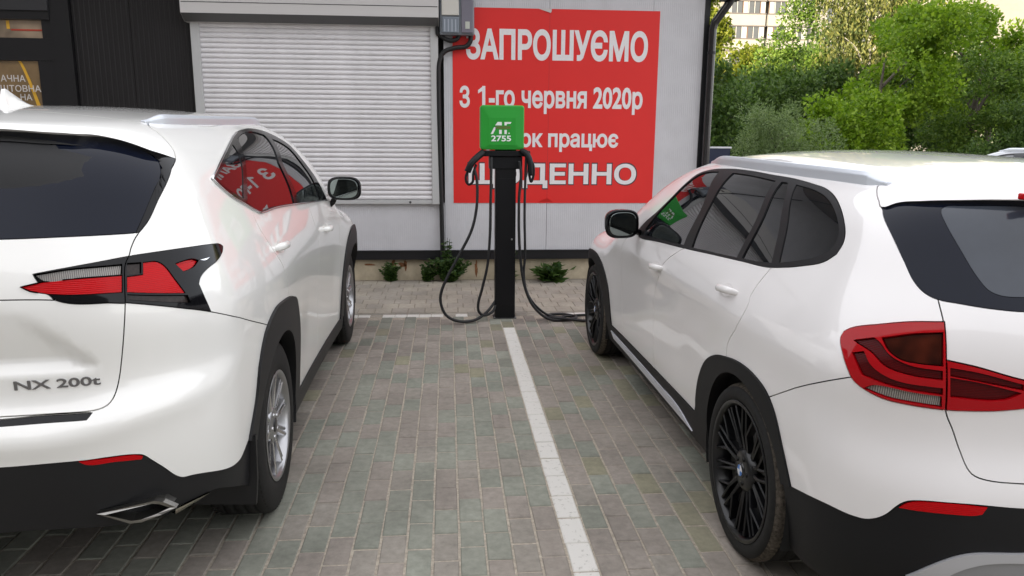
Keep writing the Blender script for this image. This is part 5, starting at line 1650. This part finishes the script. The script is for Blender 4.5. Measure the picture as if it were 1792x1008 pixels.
def number_plate(root, S, z0, z1):
    p0, n0 = on_body(S, S.ucen(), z0, .006)
    p1, n1 = on_body(S, S.ucen(), z1, .006)
    v = [(x, p.y + dy, p.z) for dy in (0, .008) for p, x in ((p0, -.26), (p0, .26), (p1, .26), (p1, -.26))]
    f = [(0, 1, 2, 3), (7, 6, 5, 4), (0, 4, 5, 1), (1, 5, 6, 2), (2, 6, 7, 3), (3, 7, 4, 0)]
    MB().add(v, f).build('number_plate', mat('plate_white', (.72, .72, .70), .4), root)
number_plate(nxc, SN, .955, 1.065)
number_plate(xc_, SX, .80, .91)
# ================================================================ charging post
M_post = mat('post_black', (.004, .004, .0055), .42, spec=.3)
M_green = mat('charger_green', (.018, .30, .032), .38, spec=.4)
M_cable = mat('cable_black', (.006, .006, .007), .5)
ch = empty('charging_station', (.4925, 6.53, 0))
tag(ch, 'black electric car charging post with square green head between the two cars', 'charging post')
def cpart(name, m, *b, bev=0.):
    mb = MB()
    for q in b: mb.box(*q, bev=bev)
    return mb.build(name, m, ch)
cpart('post', M_post, (-.0875, .0875, 0, .13, .0, 1.47), bev=.004)
cpart('foot_plate', mat('foot_grey', (.05, .05, .05), .6), (-.10, .10, -.01, .14, .0, .006))
for bx in (-.085, .085):
    for by in (.0, .128):
        MB().lathe([(.006, .008), (.014, .008), (.015, .0)], 'z', 6, (bx * 1.08, by, 0)).build('anchor_bolt', mat('bolt_zinc', (.3, .3, .3), .4, metal=.8), ch)
cpart('service_door', M_post, (-.072, .072, -.0025, .001, .12, 1.22), bev=.001)
MB().lathe([(-.004, .009), (-.0065, .008), (-.007, 0)], 'y', 14, (.055, 0, .70)).build('door_lock', mat('lock_steel', (.25, .25, .25), .35, metal=.9), ch)
cpart('tray', M_post, (-.215, .205, -.03, .15, 1.405, 1.452), bev=.008)
cpart('tray_support', M_post, (-.14, .14, -.012, .13, 1.30, 1.404), bev=.006)
# green head: rounded square with a raised flat centre and sloping facets
def rsq(h, rad, n=6):
    o = []
    for cx, cy, a0 in ((h - rad, h - rad, 0), (-h + rad, h - rad, 90), (-h + rad, -h + rad, 180), (h - rad, -h + rad, 270)):
        for k in range(n + 1):
            a = R(a0 + 90 * k / n)
            o.append((cx + rad * math.cos(a), cy + rad * math.sin(a)))
    return o
rings = [(.155, .172, .02), (.14, .182, .022), (-.035, .182, .022), (-.047, .176, .02), (-.049, .170, .018), (-.058, .110, .012)]
mb = MB()
v, f = [], []
for y, h, rad in rings:
    v += [(x - .034, y, 1.642 + z + (-.03 if h < .12 else 0)) for x, z in rsq(h, rad)]
n = len(rsq(.1, .01))
for i in range(len(rings) - 1):
    for k in range(n):
        f.append((i * n + k, i * n + (k + 1) % n, (i + 1) * n + (k + 1) % n, (i + 1) * n + k))
f += [tuple(range(n)), tuple((len(rings) - 1) * n + k for k in range(n))]
mb.add(v, f)
head = mb.build('charger_head', M_green, ch)
M_logo = mat('logo_white', (.78, .80, .78), .45)
def logo_poly(pts, name='logo_stroke', m=None):
    """polygon drawn in the photo-like logo grid: x right, z up, in metres from the head centre"""
    mb = MB()
    mb.prism([(x - .034, z + 1.642) for x, z in pts], -.0583, -.0600, 'y')
    return mb.build(name, m or M_logo, head)
logo_poly([(-.062, .018), (-.040, .046), (-.006, .046), (-.006, .018)])
logo_poly([(.016, .018), (.016, .046), (.074, .046), (.066, .031), (.036, .031), (.034, .018)])
logo_poly([(-.098, -.052), (-.070, .004), (-.050, .004), (-.078, -.052)])
logo_poly([(-.028, -.052), (-.028, -.018), (-.006, -.018), (-.006, -.052)])
logo_poly([(.016, -.052), (.016, -.018), (.036, -.018), (.036, -.052)])
logo_poly([(.050, -.050), (.060, -.050), (.060, -.041), (.050, -.041)])
logo_poly([(-.060, -.010), (-.060, .012), (.066, .012), (.066, -.010)], 'logo_band', mat('logo_olive', (.10, .16, .03), .5))
v, f = text_mesh('2755', .025)
lo, hi = v.min(0), v.max(0)
t = (v - lo) / np.maximum(hi - lo, 1e-9)
me = bpy.data.meshes.new('lettering')
me.from_pydata(np.stack([-.034 - .094 + .166 * t[:, 0], np.full(len(v), -.0592), 1.642 - .112 + .048 * t[:, 1]], 1).tolist(), [], f)
link('lettering', me, head, M_logo)
# plugs in their holders, each with its cable
def plug(name, label, pts, rad, grip, cable, crad):
    e = empty(name, (0, 0, 0))
    tag(e, label, 'charging plug', 'plugs hung on the charging post')
    mb = MB()
    mb.tube(spline(pts, 6), rad if not isinstance(rad, list) else [rad[min(int(i / 6), len(rad) - 1)] for i in range(len(pts) * 6 - 5)], 12)
    mb.build('plug_body', M_post, e)
    mb = MB()
    mb.tube(spline(grip, 8), .011, 10)
    mb.build('grip', M_post, e)
    mb = MB()
    mb.tube(spline(cable, 10), crad, 10)
    mb.build('cable', M_cable, e)
plug('charging_plug', 'black charging plug with looped grip hanging left of the green head', [(.30, 6.50, 1.44), (.25, 6.46, 1.40), (.20, 6.44, 1.35), (.165, 6.44, 1.28)], .028,
     [(.185, 6.44, 1.31), (.155, 6.44, 1.25), (.155, 6.44, 1.20), (.18, 6.44, 1.175), (.21, 6.44, 1.20), (.215, 6.44, 1.27), (.24, 6.45, 1.34)],
     [(.225, 6.44, 1.30), (.245, 6.43, 1.20), (.243, 6.43, 1.0), (.20, 6.42, .80), (.10, 6.40, .60), (.0, 6.38, .42), (-.06, 6.36, .28), (-.065, 6.35, .18), (-.02, 6.34, .08), (.08, 6.34, .028), (.21, 6.37, .024), (.32, 6.45, .07), (.40, 6.55, .14), (.44, 6.60, .2)], .0125)
plug('charging_plug', 'black charging plug with curved grip hanging right of the green head', [(.62, 6.50, 1.455), (.66, 6.47, 1.43), (.69, 6.45, 1.36), (.70, 6.45, 1.25)], .026,
     [(.68, 6.45, 1.40), (.715, 6.44, 1.34), (.72, 6.44, 1.26), (.70, 6.44, 1.20), (.685, 6.45, 1.25)],
     [(.60, 6.46, 1.37), (.615, 6.45, 1.25), (.60, 6.45, 1.05), (.602, 6.44, .75), (.62, 6.43, .50), (.655, 6.41, .30), (.72, 6.39, .15), (.82, 6.38, .05), (.92, 6.38, .016), (1.06, 6.42, .015), (1.12, 6.50, .015), (1.02, 6.60, .016), (.90, 6.58, .018), (.84, 6.48, .022), (.92, 6.40, .032), (1.08, 6.38, .018), (1.22, 6.34, .014), (1.35, 6.32, .014)], .0125)
mb = MB()
mb.tube(spline([(.37, 6.50, 1.40), (.365, 6.47, 1.25), (.36, 6.46, 1.0), (.355, 6.45, .75), (.335, 6.44, .50), (.29, 6.43, .30), (.255, 6.42, .17), (.26, 6.42, .09), (.31, 6.43, .055), (.38, 6.48, .075), (.42, 6.56, .13)], 10), .012, 10)
tag(mb.build('charging_cable', M_cable), 'inner black cable looping down the left side of the post', 'cable', 'cables hanging from the post')
mb = MB()
mb.tube(spline([(.66, 6.48, 1.42), (.652, 6.46, 1.20), (.648, 6.45, .90), (.655, 6.44, .60), (.645, 6.43, .42), (.665, 6.42, .28), (.73, 6.42, .16), (.84, 6.44, .06), (.95, 6.47, .020), (1.05, 6.53, .015), (1.2, 6.57, .014), (1.4, 6.58, .014)], 10), .011, 10)
tag(mb.build('charging_cable', M_cable), 'black cable hanging right of the post and trailing under the right car', 'cable', 'cables hanging from the post')

# ================================================================ weeds along the plinth
def leaf_mat(name, c0, c1, tr=.30):
    m = bpy.data.materials.new(name)
    m.use_nodes = True
    n, l = m.node_tree.nodes, m.node_tree.links
    b = n['Principled BSDF']
    b.inputs['Roughness'].default_value = .55
    b.inputs['Specular IOR Level'].default_value = .3
    g = n.new('ShaderNodeNewGeometry')
    cr = n.new('ShaderNodeValToRGB')
    e = cr.color_ramp.elements
    e[0].color = (*c0, 1)
    e[1].color = (*c1, 1)
    e[0].position, e[1].position = .1, .9
    l.new(g.outputs['Random Per Island'], cr.inputs['Fac'])
    l.new(cr.outputs[0], b.inputs['Base Color'])
    t = n.new('ShaderNodeBsdfTranslucent')
    sc = n.new('ShaderNodeVectorMath')
    sc.operation = 'MULTIPLY'
    sc.inputs[1].default_value = (1.1, 1.25, .6)
    l.new(cr.outputs[0], sc.inputs[0])
    l.new(sc.outputs[0], t.inputs['Color'])
    mx = n.new('ShaderNodeMixShader')
    mx.inputs[0].default_value = tr
    l.new(b.outputs[0], mx.inputs[1])
    l.new(t.outputs[0], mx.inputs[2])
    l.new(mx.outputs[0], n['Material Output'].inputs['Surface'])
    return m
def leaf_mesh(name, P, D, U, Ln, Wd, m, parent=None):
    """one mesh of leaves: base points P, directions D, side vectors U, lengths, widths; each leaf a folded six-point blade"""
    n = len(P)
    D = D / np.maximum(np.linalg.norm(D, axis=1), 1e-6)[:, None]
    U = U - D * np.sum(U * D, 1)[:, None]
    U = U / np.maximum(np.linalg.norm(U, axis=1), 1e-6)[:, None]
    W = np.cross(D, U)
    Ln, Wd = Ln[:, None], Wd[:, None]
    v = np.stack([P, P + D * Ln * .45 + U * Wd * .5 + W * Wd * .10, P + D * Ln * .98 - W * Ln * .08, P + D * Ln * .45 - U * Wd * .5 + W * Wd * .10], 1).reshape(-1, 3)
    me = bpy.data.meshes.new(name)
    me.vertices.add(n * 4)
    me.vertices.foreach_set('co', v.ravel())
    me.loops.add(n * 4)
    me.polygons.add(n)
    me.loops.foreach_set('vertex_index', np.arange(n * 4))
    me.polygons.foreach_set('loop_start', np.arange(n) * 4)
    me.polygons.foreach_set('loop_total', np.full(n, 4))
    me.update(calc_edges=True)
    me.validate()
    return link(name, me, parent, m)
rg = np.random.default_rng(11)
M_weed = leaf_mat('weed_leaf', (.022, .060, .012), (.075, .130, .030))
M_stem = mat('weed_stem', (.06, .09, .03), .7)
def weed(label, x, y, h, nst, spread, nl, ll, lw, upright=.5):
    e = empty('weed', (x, y, 0))
    tag(e, label, 'weed', 'weeds growing along the plinth')
    Ps, Ds, Ls = [], [], []
    mb = MB()
    for i in range(nst):
        a = rg.uniform(0, 2 * math.pi)
        r_ = spread * rg.uniform(.15, 1)
        hh = h * rg.uniform(.45, 1)
        top_ = np.array([math.cos(a) * r_, math.sin(a) * r_ * .5 - .02, hh])
        pts = [(rg.uniform(-.03, .03), rg.uniform(-.015, .015), 0), tuple(top_ * np.array([.35, .35, .5])), tuple(top_)]
        sp = spline(pts, 5)
        mb.tube(sp, .003, 5)
        for k in range(nl):
            t = rg.uniform(.15, 1)
            p = sp[min(len(sp) - 1, int(t * (len(sp) - 1)))]
            b = rg.uniform(0, 2 * math.pi)
            Ps.append(tuple(p))
            Ds.append((math.cos(b), math.sin(b) * .8, upright * rg.uniform(-.2, 1)))
            Ls.append(ll * rg.uniform(.6, 1.2) * (1.2 - .5 * t))
    mb.build('stem', M_stem, e)
    P = np.array(Ps)
    D = np.array(Ds)
    U = np.cross(D, rg.normal(size=P.shape))
    L_ = np.array(Ls)
    leaf_mesh('foliage', P, D, U, L_, L_ * lw, M_weed, e)['kind'] = 'stuff'
weed('small upright leafy weed near the left car wheel', -.62, 8.30, .22, 16, .15, 40, .06, .42)
weed('big bushy weed clump around the conduit foot', .02, 8.24, .28, 46, .30, 48, .065, .55)
weed('tall spindly weed stem rising along the conduit', -.02, 8.27, .58, 8, .07, 60, .06, .35)
weed('rounded weed clump left of the conduit', -.22, 8.28, .20, 20, .15, 40, .055, .5)
weed('thin grassy weed right behind the charging post', .66, 8.24, .42, 8, .12, 16, .10, .12, 1.2)
weed('low broad-leaved weed rosette near the right car wheel', 1.14, 8.22, .21, 22, .26, 16, .15, .38, .8)

# ================================================================ trees behind the yard
M_bark = mat('bark', (.085, .07, .055), .9, noise=(8, .35), bump=(25, .6, .02))
M_birchb = mat('birch_bark', (.42, .40, .36), .8, noise=(7, .6), bump=(25, .3, .01))
def tree(name, label, base, h, lobes, nleaf, ll, lw, m, cat='tree', bark=M_bark, tr=.14, weep=0., cl=.42, limbs=9, clusters=60):
    """lobes: (dx, dy, z, rx, ry, rz); leaves sit in clumps spread through the lobes"""
    e = empty(name, base)
    tag(e, label, cat, 'trees and bushes behind the yard')
    mb = MB()
    hh = h * .72
    tk = spline([(0, 0, -.1), (rg.uniform(-.1, .1), rg.uniform(-.1, .1), hh * .35), (rg.uniform(-.2, .2), rg.uniform(-.2, .2), hh * .7), (rg.uniform(-.25, .25), 0, hh)], 5)
    mb.tube(tk, [tr * (1 - .8 * i / (len(tk) - 1)) for i in range(len(tk))], 9)
    mb.build('trunk', bark, e)
    vol = np.array([l[3] * l[4] * l[5] for l in lobes])
    pk = rg.choice(len(lobes), clusters, p=vol / vol.sum())
    C = []
    for i in pk:
        d = rg.normal(size=3)
        d /= np.linalg.norm(d)
        r_ = rg.uniform(.35, 1) ** .5
        l = lobes[i]
        C.append((l[0] + d[0] * r_ * l[3], l[1] + d[1] * r_ * l[4], l[2] + d[2] * r_ * l[5]))
    C = np.array(C)
    for i in rg.choice(len(C), min(limbs, len(C)), replace=False):
        c = C[i]
        t = min(.95, max(.2, (c[2] - .35 * abs(c[0])) / max(hh, .1) * .8))
        a = tk[int(t * (len(tk) - 1))]
        mid = (np.array(a) + c) / 2 + np.array([0, 0, .12 * h * .3])
        lb = MB()
        q = spline([tuple(a), tuple(mid), tuple(c)], 5)
        lb.tube(q, [tr * .42 * (1 - .8 * k / (len(q) - 1)) for k in range(len(q))], 6)
        lb.build('limb', bark, e)
    per = nleaf // clusters
    k = np.repeat(np.arange(clusters), per)
    n = len(k)
    sz = rg.uniform(.55, 1.25, clusters)[k]
    off = rg.normal(size=(n, 3)) * np.array([1, 1, .62])
    off *= (rg.uniform(0, 1, n) ** .33 / np.maximum(np.linalg.norm(off, axis=1), 1e-6))[:, None]
    P = C[k] + off * (cl * sz)[:, None]
    out = off + np.array([0, 0, .25]) + rg.normal(size=(n, 3)) * .55
    if weep > 0:
        dr_ = rg.uniform(0, 1, n) ** .8 * weep * rg.uniform(.5, 1.2, clusters)[k]
        st = rg.integers(0, 7, n)
        sx = C[k] + np.stack([np.cos(st * 2.4 + k) * .16 * (1 + st * .35), np.sin(st * 2.4 + k) * .16 * (1 + st * .35), np.zeros(n)], 1)
        P = sx + rg.normal(size=(n, 3)) * .035
        P[:, 2] -= dr_
        out = rg.normal(size=(n, 3)) * .35 + np.array([0, 0, -.9])
    P[:, 2] = np.maximum(P[:, 2], .05)
    U = rg.normal(size=(n, 3))
    L_ = ll * rg.uniform(.6, 1.25, n)
    leaf_mesh('crown', P, out, U, L_, L_ * lw, m, e)
    return e
LM_dark = leaf_mat('leaf_dark', (.038, .078, .019), (.110, .180, .040))
LM_mid = leaf_mat('leaf_mid', (.060, .120, .020), (.160, .245, .040))
LM_lime = leaf_mat('leaf_lime', (.105, .195, .014), (.240, .350, .030), .38)
LM_pale = leaf_mat('leaf_pale', (.110, .165, .065), (.215, .280, .130))
LM_yel = leaf_mat('leaf_yellow_green', (.090, .130, .012), (.210, .230, .030), .42)
LM_wil = leaf_mat('leaf_weeping', (.060, .085, .026), (.200, .205, .060))
tree('dark_tree', 'dense dark leafy tree just behind the downpipe', (5.9, 17.0, 0), 3.3, [(-.3, 0, 2.0, 1.0, .8, 1.2), (.4, .2, 1.5, .9, .8, 1.1), (-.5, 0, 1.2, 1.0, .8, 1.0)], 16000, .10, .62, LM_dark, clusters=90, cl=.34)
tree('pale_bush', 'round pale grey-green bush above the right car roof', (6.35, 14.2, 0), 2.3, [(-.15, 0, 1.55, .75, .6, .75), (.4, .1, 1.45, .6, .5, .62), (-.5, 0, 1.1, .5, .5, .6), (.0, 0, .8, .9, .6, .6)], 20000, .075, .24, LM_pale, 'bush', tr=.05, clusters=85, cl=.27)
tree('lime_tree', 'bright lime green maple tree with layered branches', (10.6, 18.2, 0), 4.6, [(-1.2, -.6, 1.7, 1.2, .9, .8), (-.3, 0, 2.1, 1.0, .9, .8), (.7, .3, 3.1, 1.1, .9, 1.1), (1.3, .5, 4.1, 1.2, .9, .6), (-1.9, -.8, 1.2, .9, .8, .7)], 28000, .10, .75, LM_lime, clusters=130, cl=.36, limbs=5, tr=.10)
tree('broad_tree', 'broad dark green tree filling the right edge', (13.4, 19.0, 0), 4.9, [(0, 0, 2.4, 1.5, 1.0, 1.4), (1.6, 0, 2.3, 1.4, 1.0, 1.5), (.4, 0, 1.4, 1.8, 1.0, 1.1), (2.6, .2, 1.6, 1.4, 1.0, 1.3)], 28000, .10, .6, LM_mid, clusters=120, cl=.4)
tree('small_dark_tree', 'low dark bushy tree at the far right above the cars', (13.6, 16.6, 0), 2.9, [(0, 0, 1.6, 1.3, .7, .9), (1.2, 0, 1.5, 1.1, .7, .9), (-1.0, 0, 1.0, .8, .6, .6)], 18000, .09, .6, LM_dark, clusters=80, cl=.34)
tree('lime_topped_tree', 'lime green tree top against the white sky', (16.8, 23.0, 0), 6.0, [(-1.6, 0, 4.9, 1.3, 1.0, .6), (.4, 0, 4.3, 1.3, 1.0, .7), (-2.8, 0, 4.6, 1.0, 1.0, .9), (1.9, 0, 3.7, 1.2, 1, .7), (0, 0, 3.1, 2.2, 1, 1.0)], 18000, .12, .7, LM_lime, clusters=90, cl=.42)
tree('weeping_birch', 'tall weeping birch with hanging strands in the middle of the trees', (16.0, 29.0, 0), 10.0, [(0, 0, 8.2, 2.4, 1.4, 1.8), (.6, 0, 6.2, 2.4, 1.4, 1.6), (-.6, 0, 4.6, 2.1, 1.3, 1.3)], 22000, .17, .38, LM_wil, bark=M_birchb, weep=2.6, clusters=150)
tree('sunlit_birch', 'yellow sunlit hanging tree top beside the weeping birch', (19.6, 33.0, 0), 10.5, [(0, 0, 8.4, 1.6, 1.2, 2.0), (-.8, 0, 6.6, 1.5, 1.2, 1.4), (.7, 0, 6.3, 1.3, 1.1, 1.3)], 9000, .18, .5, LM_yel, bark=M_birchb, weep=1.6, clusters=70)
tree('slender_birch', 'slender light green birch in front of the apartment block', (13.6, 30.5, 0), 8.2, [(.3, 0, 5.4, .9, .7, 1.6), (.2, 0, 6.6, .45, .4, .9), (-.5, 0, 4.0, 1.2, .9, 1.1), (.9, 0, 3.9, 1.0, .8, 1.0)], 9000, .15, .5, LM_mid, bark=M_birchb, clusters=75, cl=.45, tr=.10)
tree('yellow_green_tree', 'low yellow-green tree below the apartment balconies', (13.2, 33.0, 0), 6.0, [(-1.2, 0, 4.2, 1.3, 1.0, .9), (.2, 0, 4.3, 1.2, 1.0, .8), (3.0, 0, 3.7, 1.0, .9, 1.0), (-.3, 0, 3.0, 2.6, 1, 1.1)], 11000, .17, .65, LM_yel, clusters=85, cl=.46)
tree('golden_tree', 'golden yellow sunlit tree seen past the downpipe', (11.3, 34.5, 0), 8.5, [(-.3, 0, 7.2, 1.1, .9, 1.1), (.1, 0, 5.8, 1.2, 1, 1.1), (-.6, 0, 4.4, 1.3, 1, 1.2), (.3, 0, 8.0, .8, .7, .8)], 10000, .18, .65, LM_yel, clusters=80, cl=.44)
tree('undergrowth_tree', 'dark shady tree mass under the weeping birch', (14.4, 25.5, 0), 4.4, [(-1.8, 0, 2.4, 1.6, 1, 1.5), (0, 0, 2.3, 1.8, 1, 1.6), (1.8, 0, 2.5, 1.7, 1, 1.7), (-3.4, 0, 2.2, 1.3, 1, 1.4)], 14000, .17, .6, LM_dark, clusters=110, cl=.5)

tree('backdrop_tree', 'tall dark tree standing behind the lime green maple', (18.5, 36.0, 0), 7.0, [(-2.5, 0, 3.4, 2.4, 1.2, 2.6), (0, 0, 3.8, 2.4, 1.2, 2.8), (2.6, 0, 3.6, 2.4, 1.2, 2.6)], 24000, .2, .6, LM_dark, clusters=150, cl=.6)
tree('backdrop_tree', 'dark tree far behind the right-hand trees', (26.5, 38.0, 0), 7.0, [(-3.0, 0, 3.2, 2.6, 1.2, 2.8), (0, 0, 3.4, 2.6, 1.2, 3.0), (3.0, 0, 3.2, 2.6, 1.2, 2.8)], 24000, .2, .6, LM_dark, clusters=150, cl=.6)
tree('backdrop_tree', 'dark low tree behind the pale bush', (9.6, 24.0, 0), 3.6, [(-1.4, 0, 1.8, 1.3, .8, 1.4), (0, 0, 2.0, 1.4, .8, 1.5), (1.4, 0, 1.8, 1.3, .8, 1.5)], 18000, .14, .6, LM_dark, clusters=110, cl=.45)

# ================================================================ apartment blocks
M_ap = mat('apartment_panel', (.215, .205, .19), .85, noise=(.6, .08), bump=(3, .15, .03))
M_ap2 = mat('balcony_panel', (.26, .25, .235), .85, noise=(.9, .07))
M_win = mat('far_window', (.06, .065, .07), .08, spec=.7)
M_wf = mat('far_frame_white', (.36, .35, .34), .5)
M_wb = mat('far_frame_brown', (.16, .09, .06), .6)
ap = empty('apartment_block', (32, 92, 0))
tag(ap, 'pale concrete apartment block with glazed balconies behind the trees', 'building')
def apart(name, m, par, *b):
    mb = MB()
    for q in b: mb.box(*q)
    return mb.build(name, m, par)
apart('wall', M_ap, ap, (-1.5, 40, 0, 12, 0, 27))
# joints of the wall panels
for z in range(1, 10):
    apart('panel_joint', mat('joint_dark', (.26, .25, .23), .9), ap, (10.2, 40, -.02, -.002, z * 2.8 - .02, z * 2.8 + .03))
for st in range(2, 9):
    z0 = st * 2.8 + .35
    for bx in (.2, 5.4):
        apart('balcony_parapet', M_ap2, ap, (bx, bx + 4.9, -1.1, -.002, z0 - .25, z0 + 1.0))
        apart('balcony_ledge', mat('ledge_dark', (.10, .09, .09), .8), ap, (bx - .05, bx + 4.95, -1.15, -1.101, z0 + 1.0, z0 + 1.12), (bx - .05, bx + 4.95, -1.15, -1.101, z0 + 2.42, z0 + 2.55))
        for k in range(7):
            xx = bx + .08 + k * .69
            wn = apart('window', M_win if k % 3 else M_wf, ap, (xx, xx + .6, -1.05, -1.0, z0 + 1.12, z0 + 2.42))
            apart('frame', (M_wf, M_wf, M_wb)[(k + st) % 3], wn, (xx - .045, xx + .03, -1.09, -1.051, z0 + 1.12, z0 + 2.42))
    for wx in (13.0, 17.0, 22.0, 26.0):
        wn = apart('window', M_win, ap, (wx, wx + 1.5, -.03, -.001, z0 + .55, z0 + 2.0))
        apart('frame', M_wf, wn, (wx - .08, wx, -.05, -.002, z0 + .5, z0 + 2.05), (wx + 1.5, wx + 1.58, -.05, -.002, z0 + .5, z0 + 2.05), (wx + .7, wx + .78, -.05, -.031, z0 + .55, z0 + 2.0))
far = empty('apartment_block', (88, 120, 0))
tag(far, 'distant grey apartment block whose roof shows above the right-hand trees', 'building')
apart('wall', M_ap, far, (-8, 40, 0, 12, 0, 18.4))
apart('roof_edge', M_ap2, far, (-8.3, 40.3, -.3, 12.3, 18.402, 19.0))
# unseen block added behind the viewer so its shadow covers the yard
sh_c = Vector((-15.5, -21.0))
blk = empty('apartment_block', (sh_c.x, sh_c.y, 0), -SUN_AZ + math.pi)
tag(blk, 'long five-storey block, unseen, added behind the viewer to shade the yard', 'building')
apart('wall', M_ap, blk, (-45, 60, -12, 0, 0, 23.0))
for st in range(5):
    apart('window_row', M_win, blk, *[(-43 + k * 3.2, -41.4 + k * 3.2, .002, .03, st * 3.1 + 2.2, st * 3.1 + 3.7) for k in range(31)])
# ================================================================ small things beyond the right car
sg = empty('notice_board', (4.28, 12.0, 0))
tag(sg, 'dark blue notice board with white frame behind the right car', 'sign')
MB().box(-.17, .19, 0, .03, .75, 1.385).build('board', mat('sign_blue', (.012, .016, .045), .4), sg)
MB().box(-.19, .21, -.004, .034, 1.386, 1.412).build('frame', mat('sign_white', (.7, .7, .72), .5), sg)
for x in (-.12, .14):
    MB().tube([(x, .015, 0), (x, .015, .75)], .02, 8).build('leg', mat('sign_post', (.2, .2, .2), .5), sg)
def copy_tree(o, parent=None, swap=None):
    c = o.copy()
    COL.objects.link(c)
    c.parent = parent
    if swap and c.type == 'MESH':
        for s_ in c.material_slots:
            if s_.material in swap:
                mm = s_.material
                s_.link = 'OBJECT'
                s_.material = swap[mm]
    for chd in list(o.children):
        copy_tree(chd, c, swap)
    return c
silver = copy_tree(xc_, None, {M_alp: mat('paint_silver_grey', (.33, .34, .36), .35, metal=.4, coat=1., coat_rough=.03)})
silver.location = (7.05, 7.3, -.02)
silver.rotation_euler = (0, 0, R(.8))
tag(silver, 'silver grey car of which only the roof shows beyond the right white car', 'car')
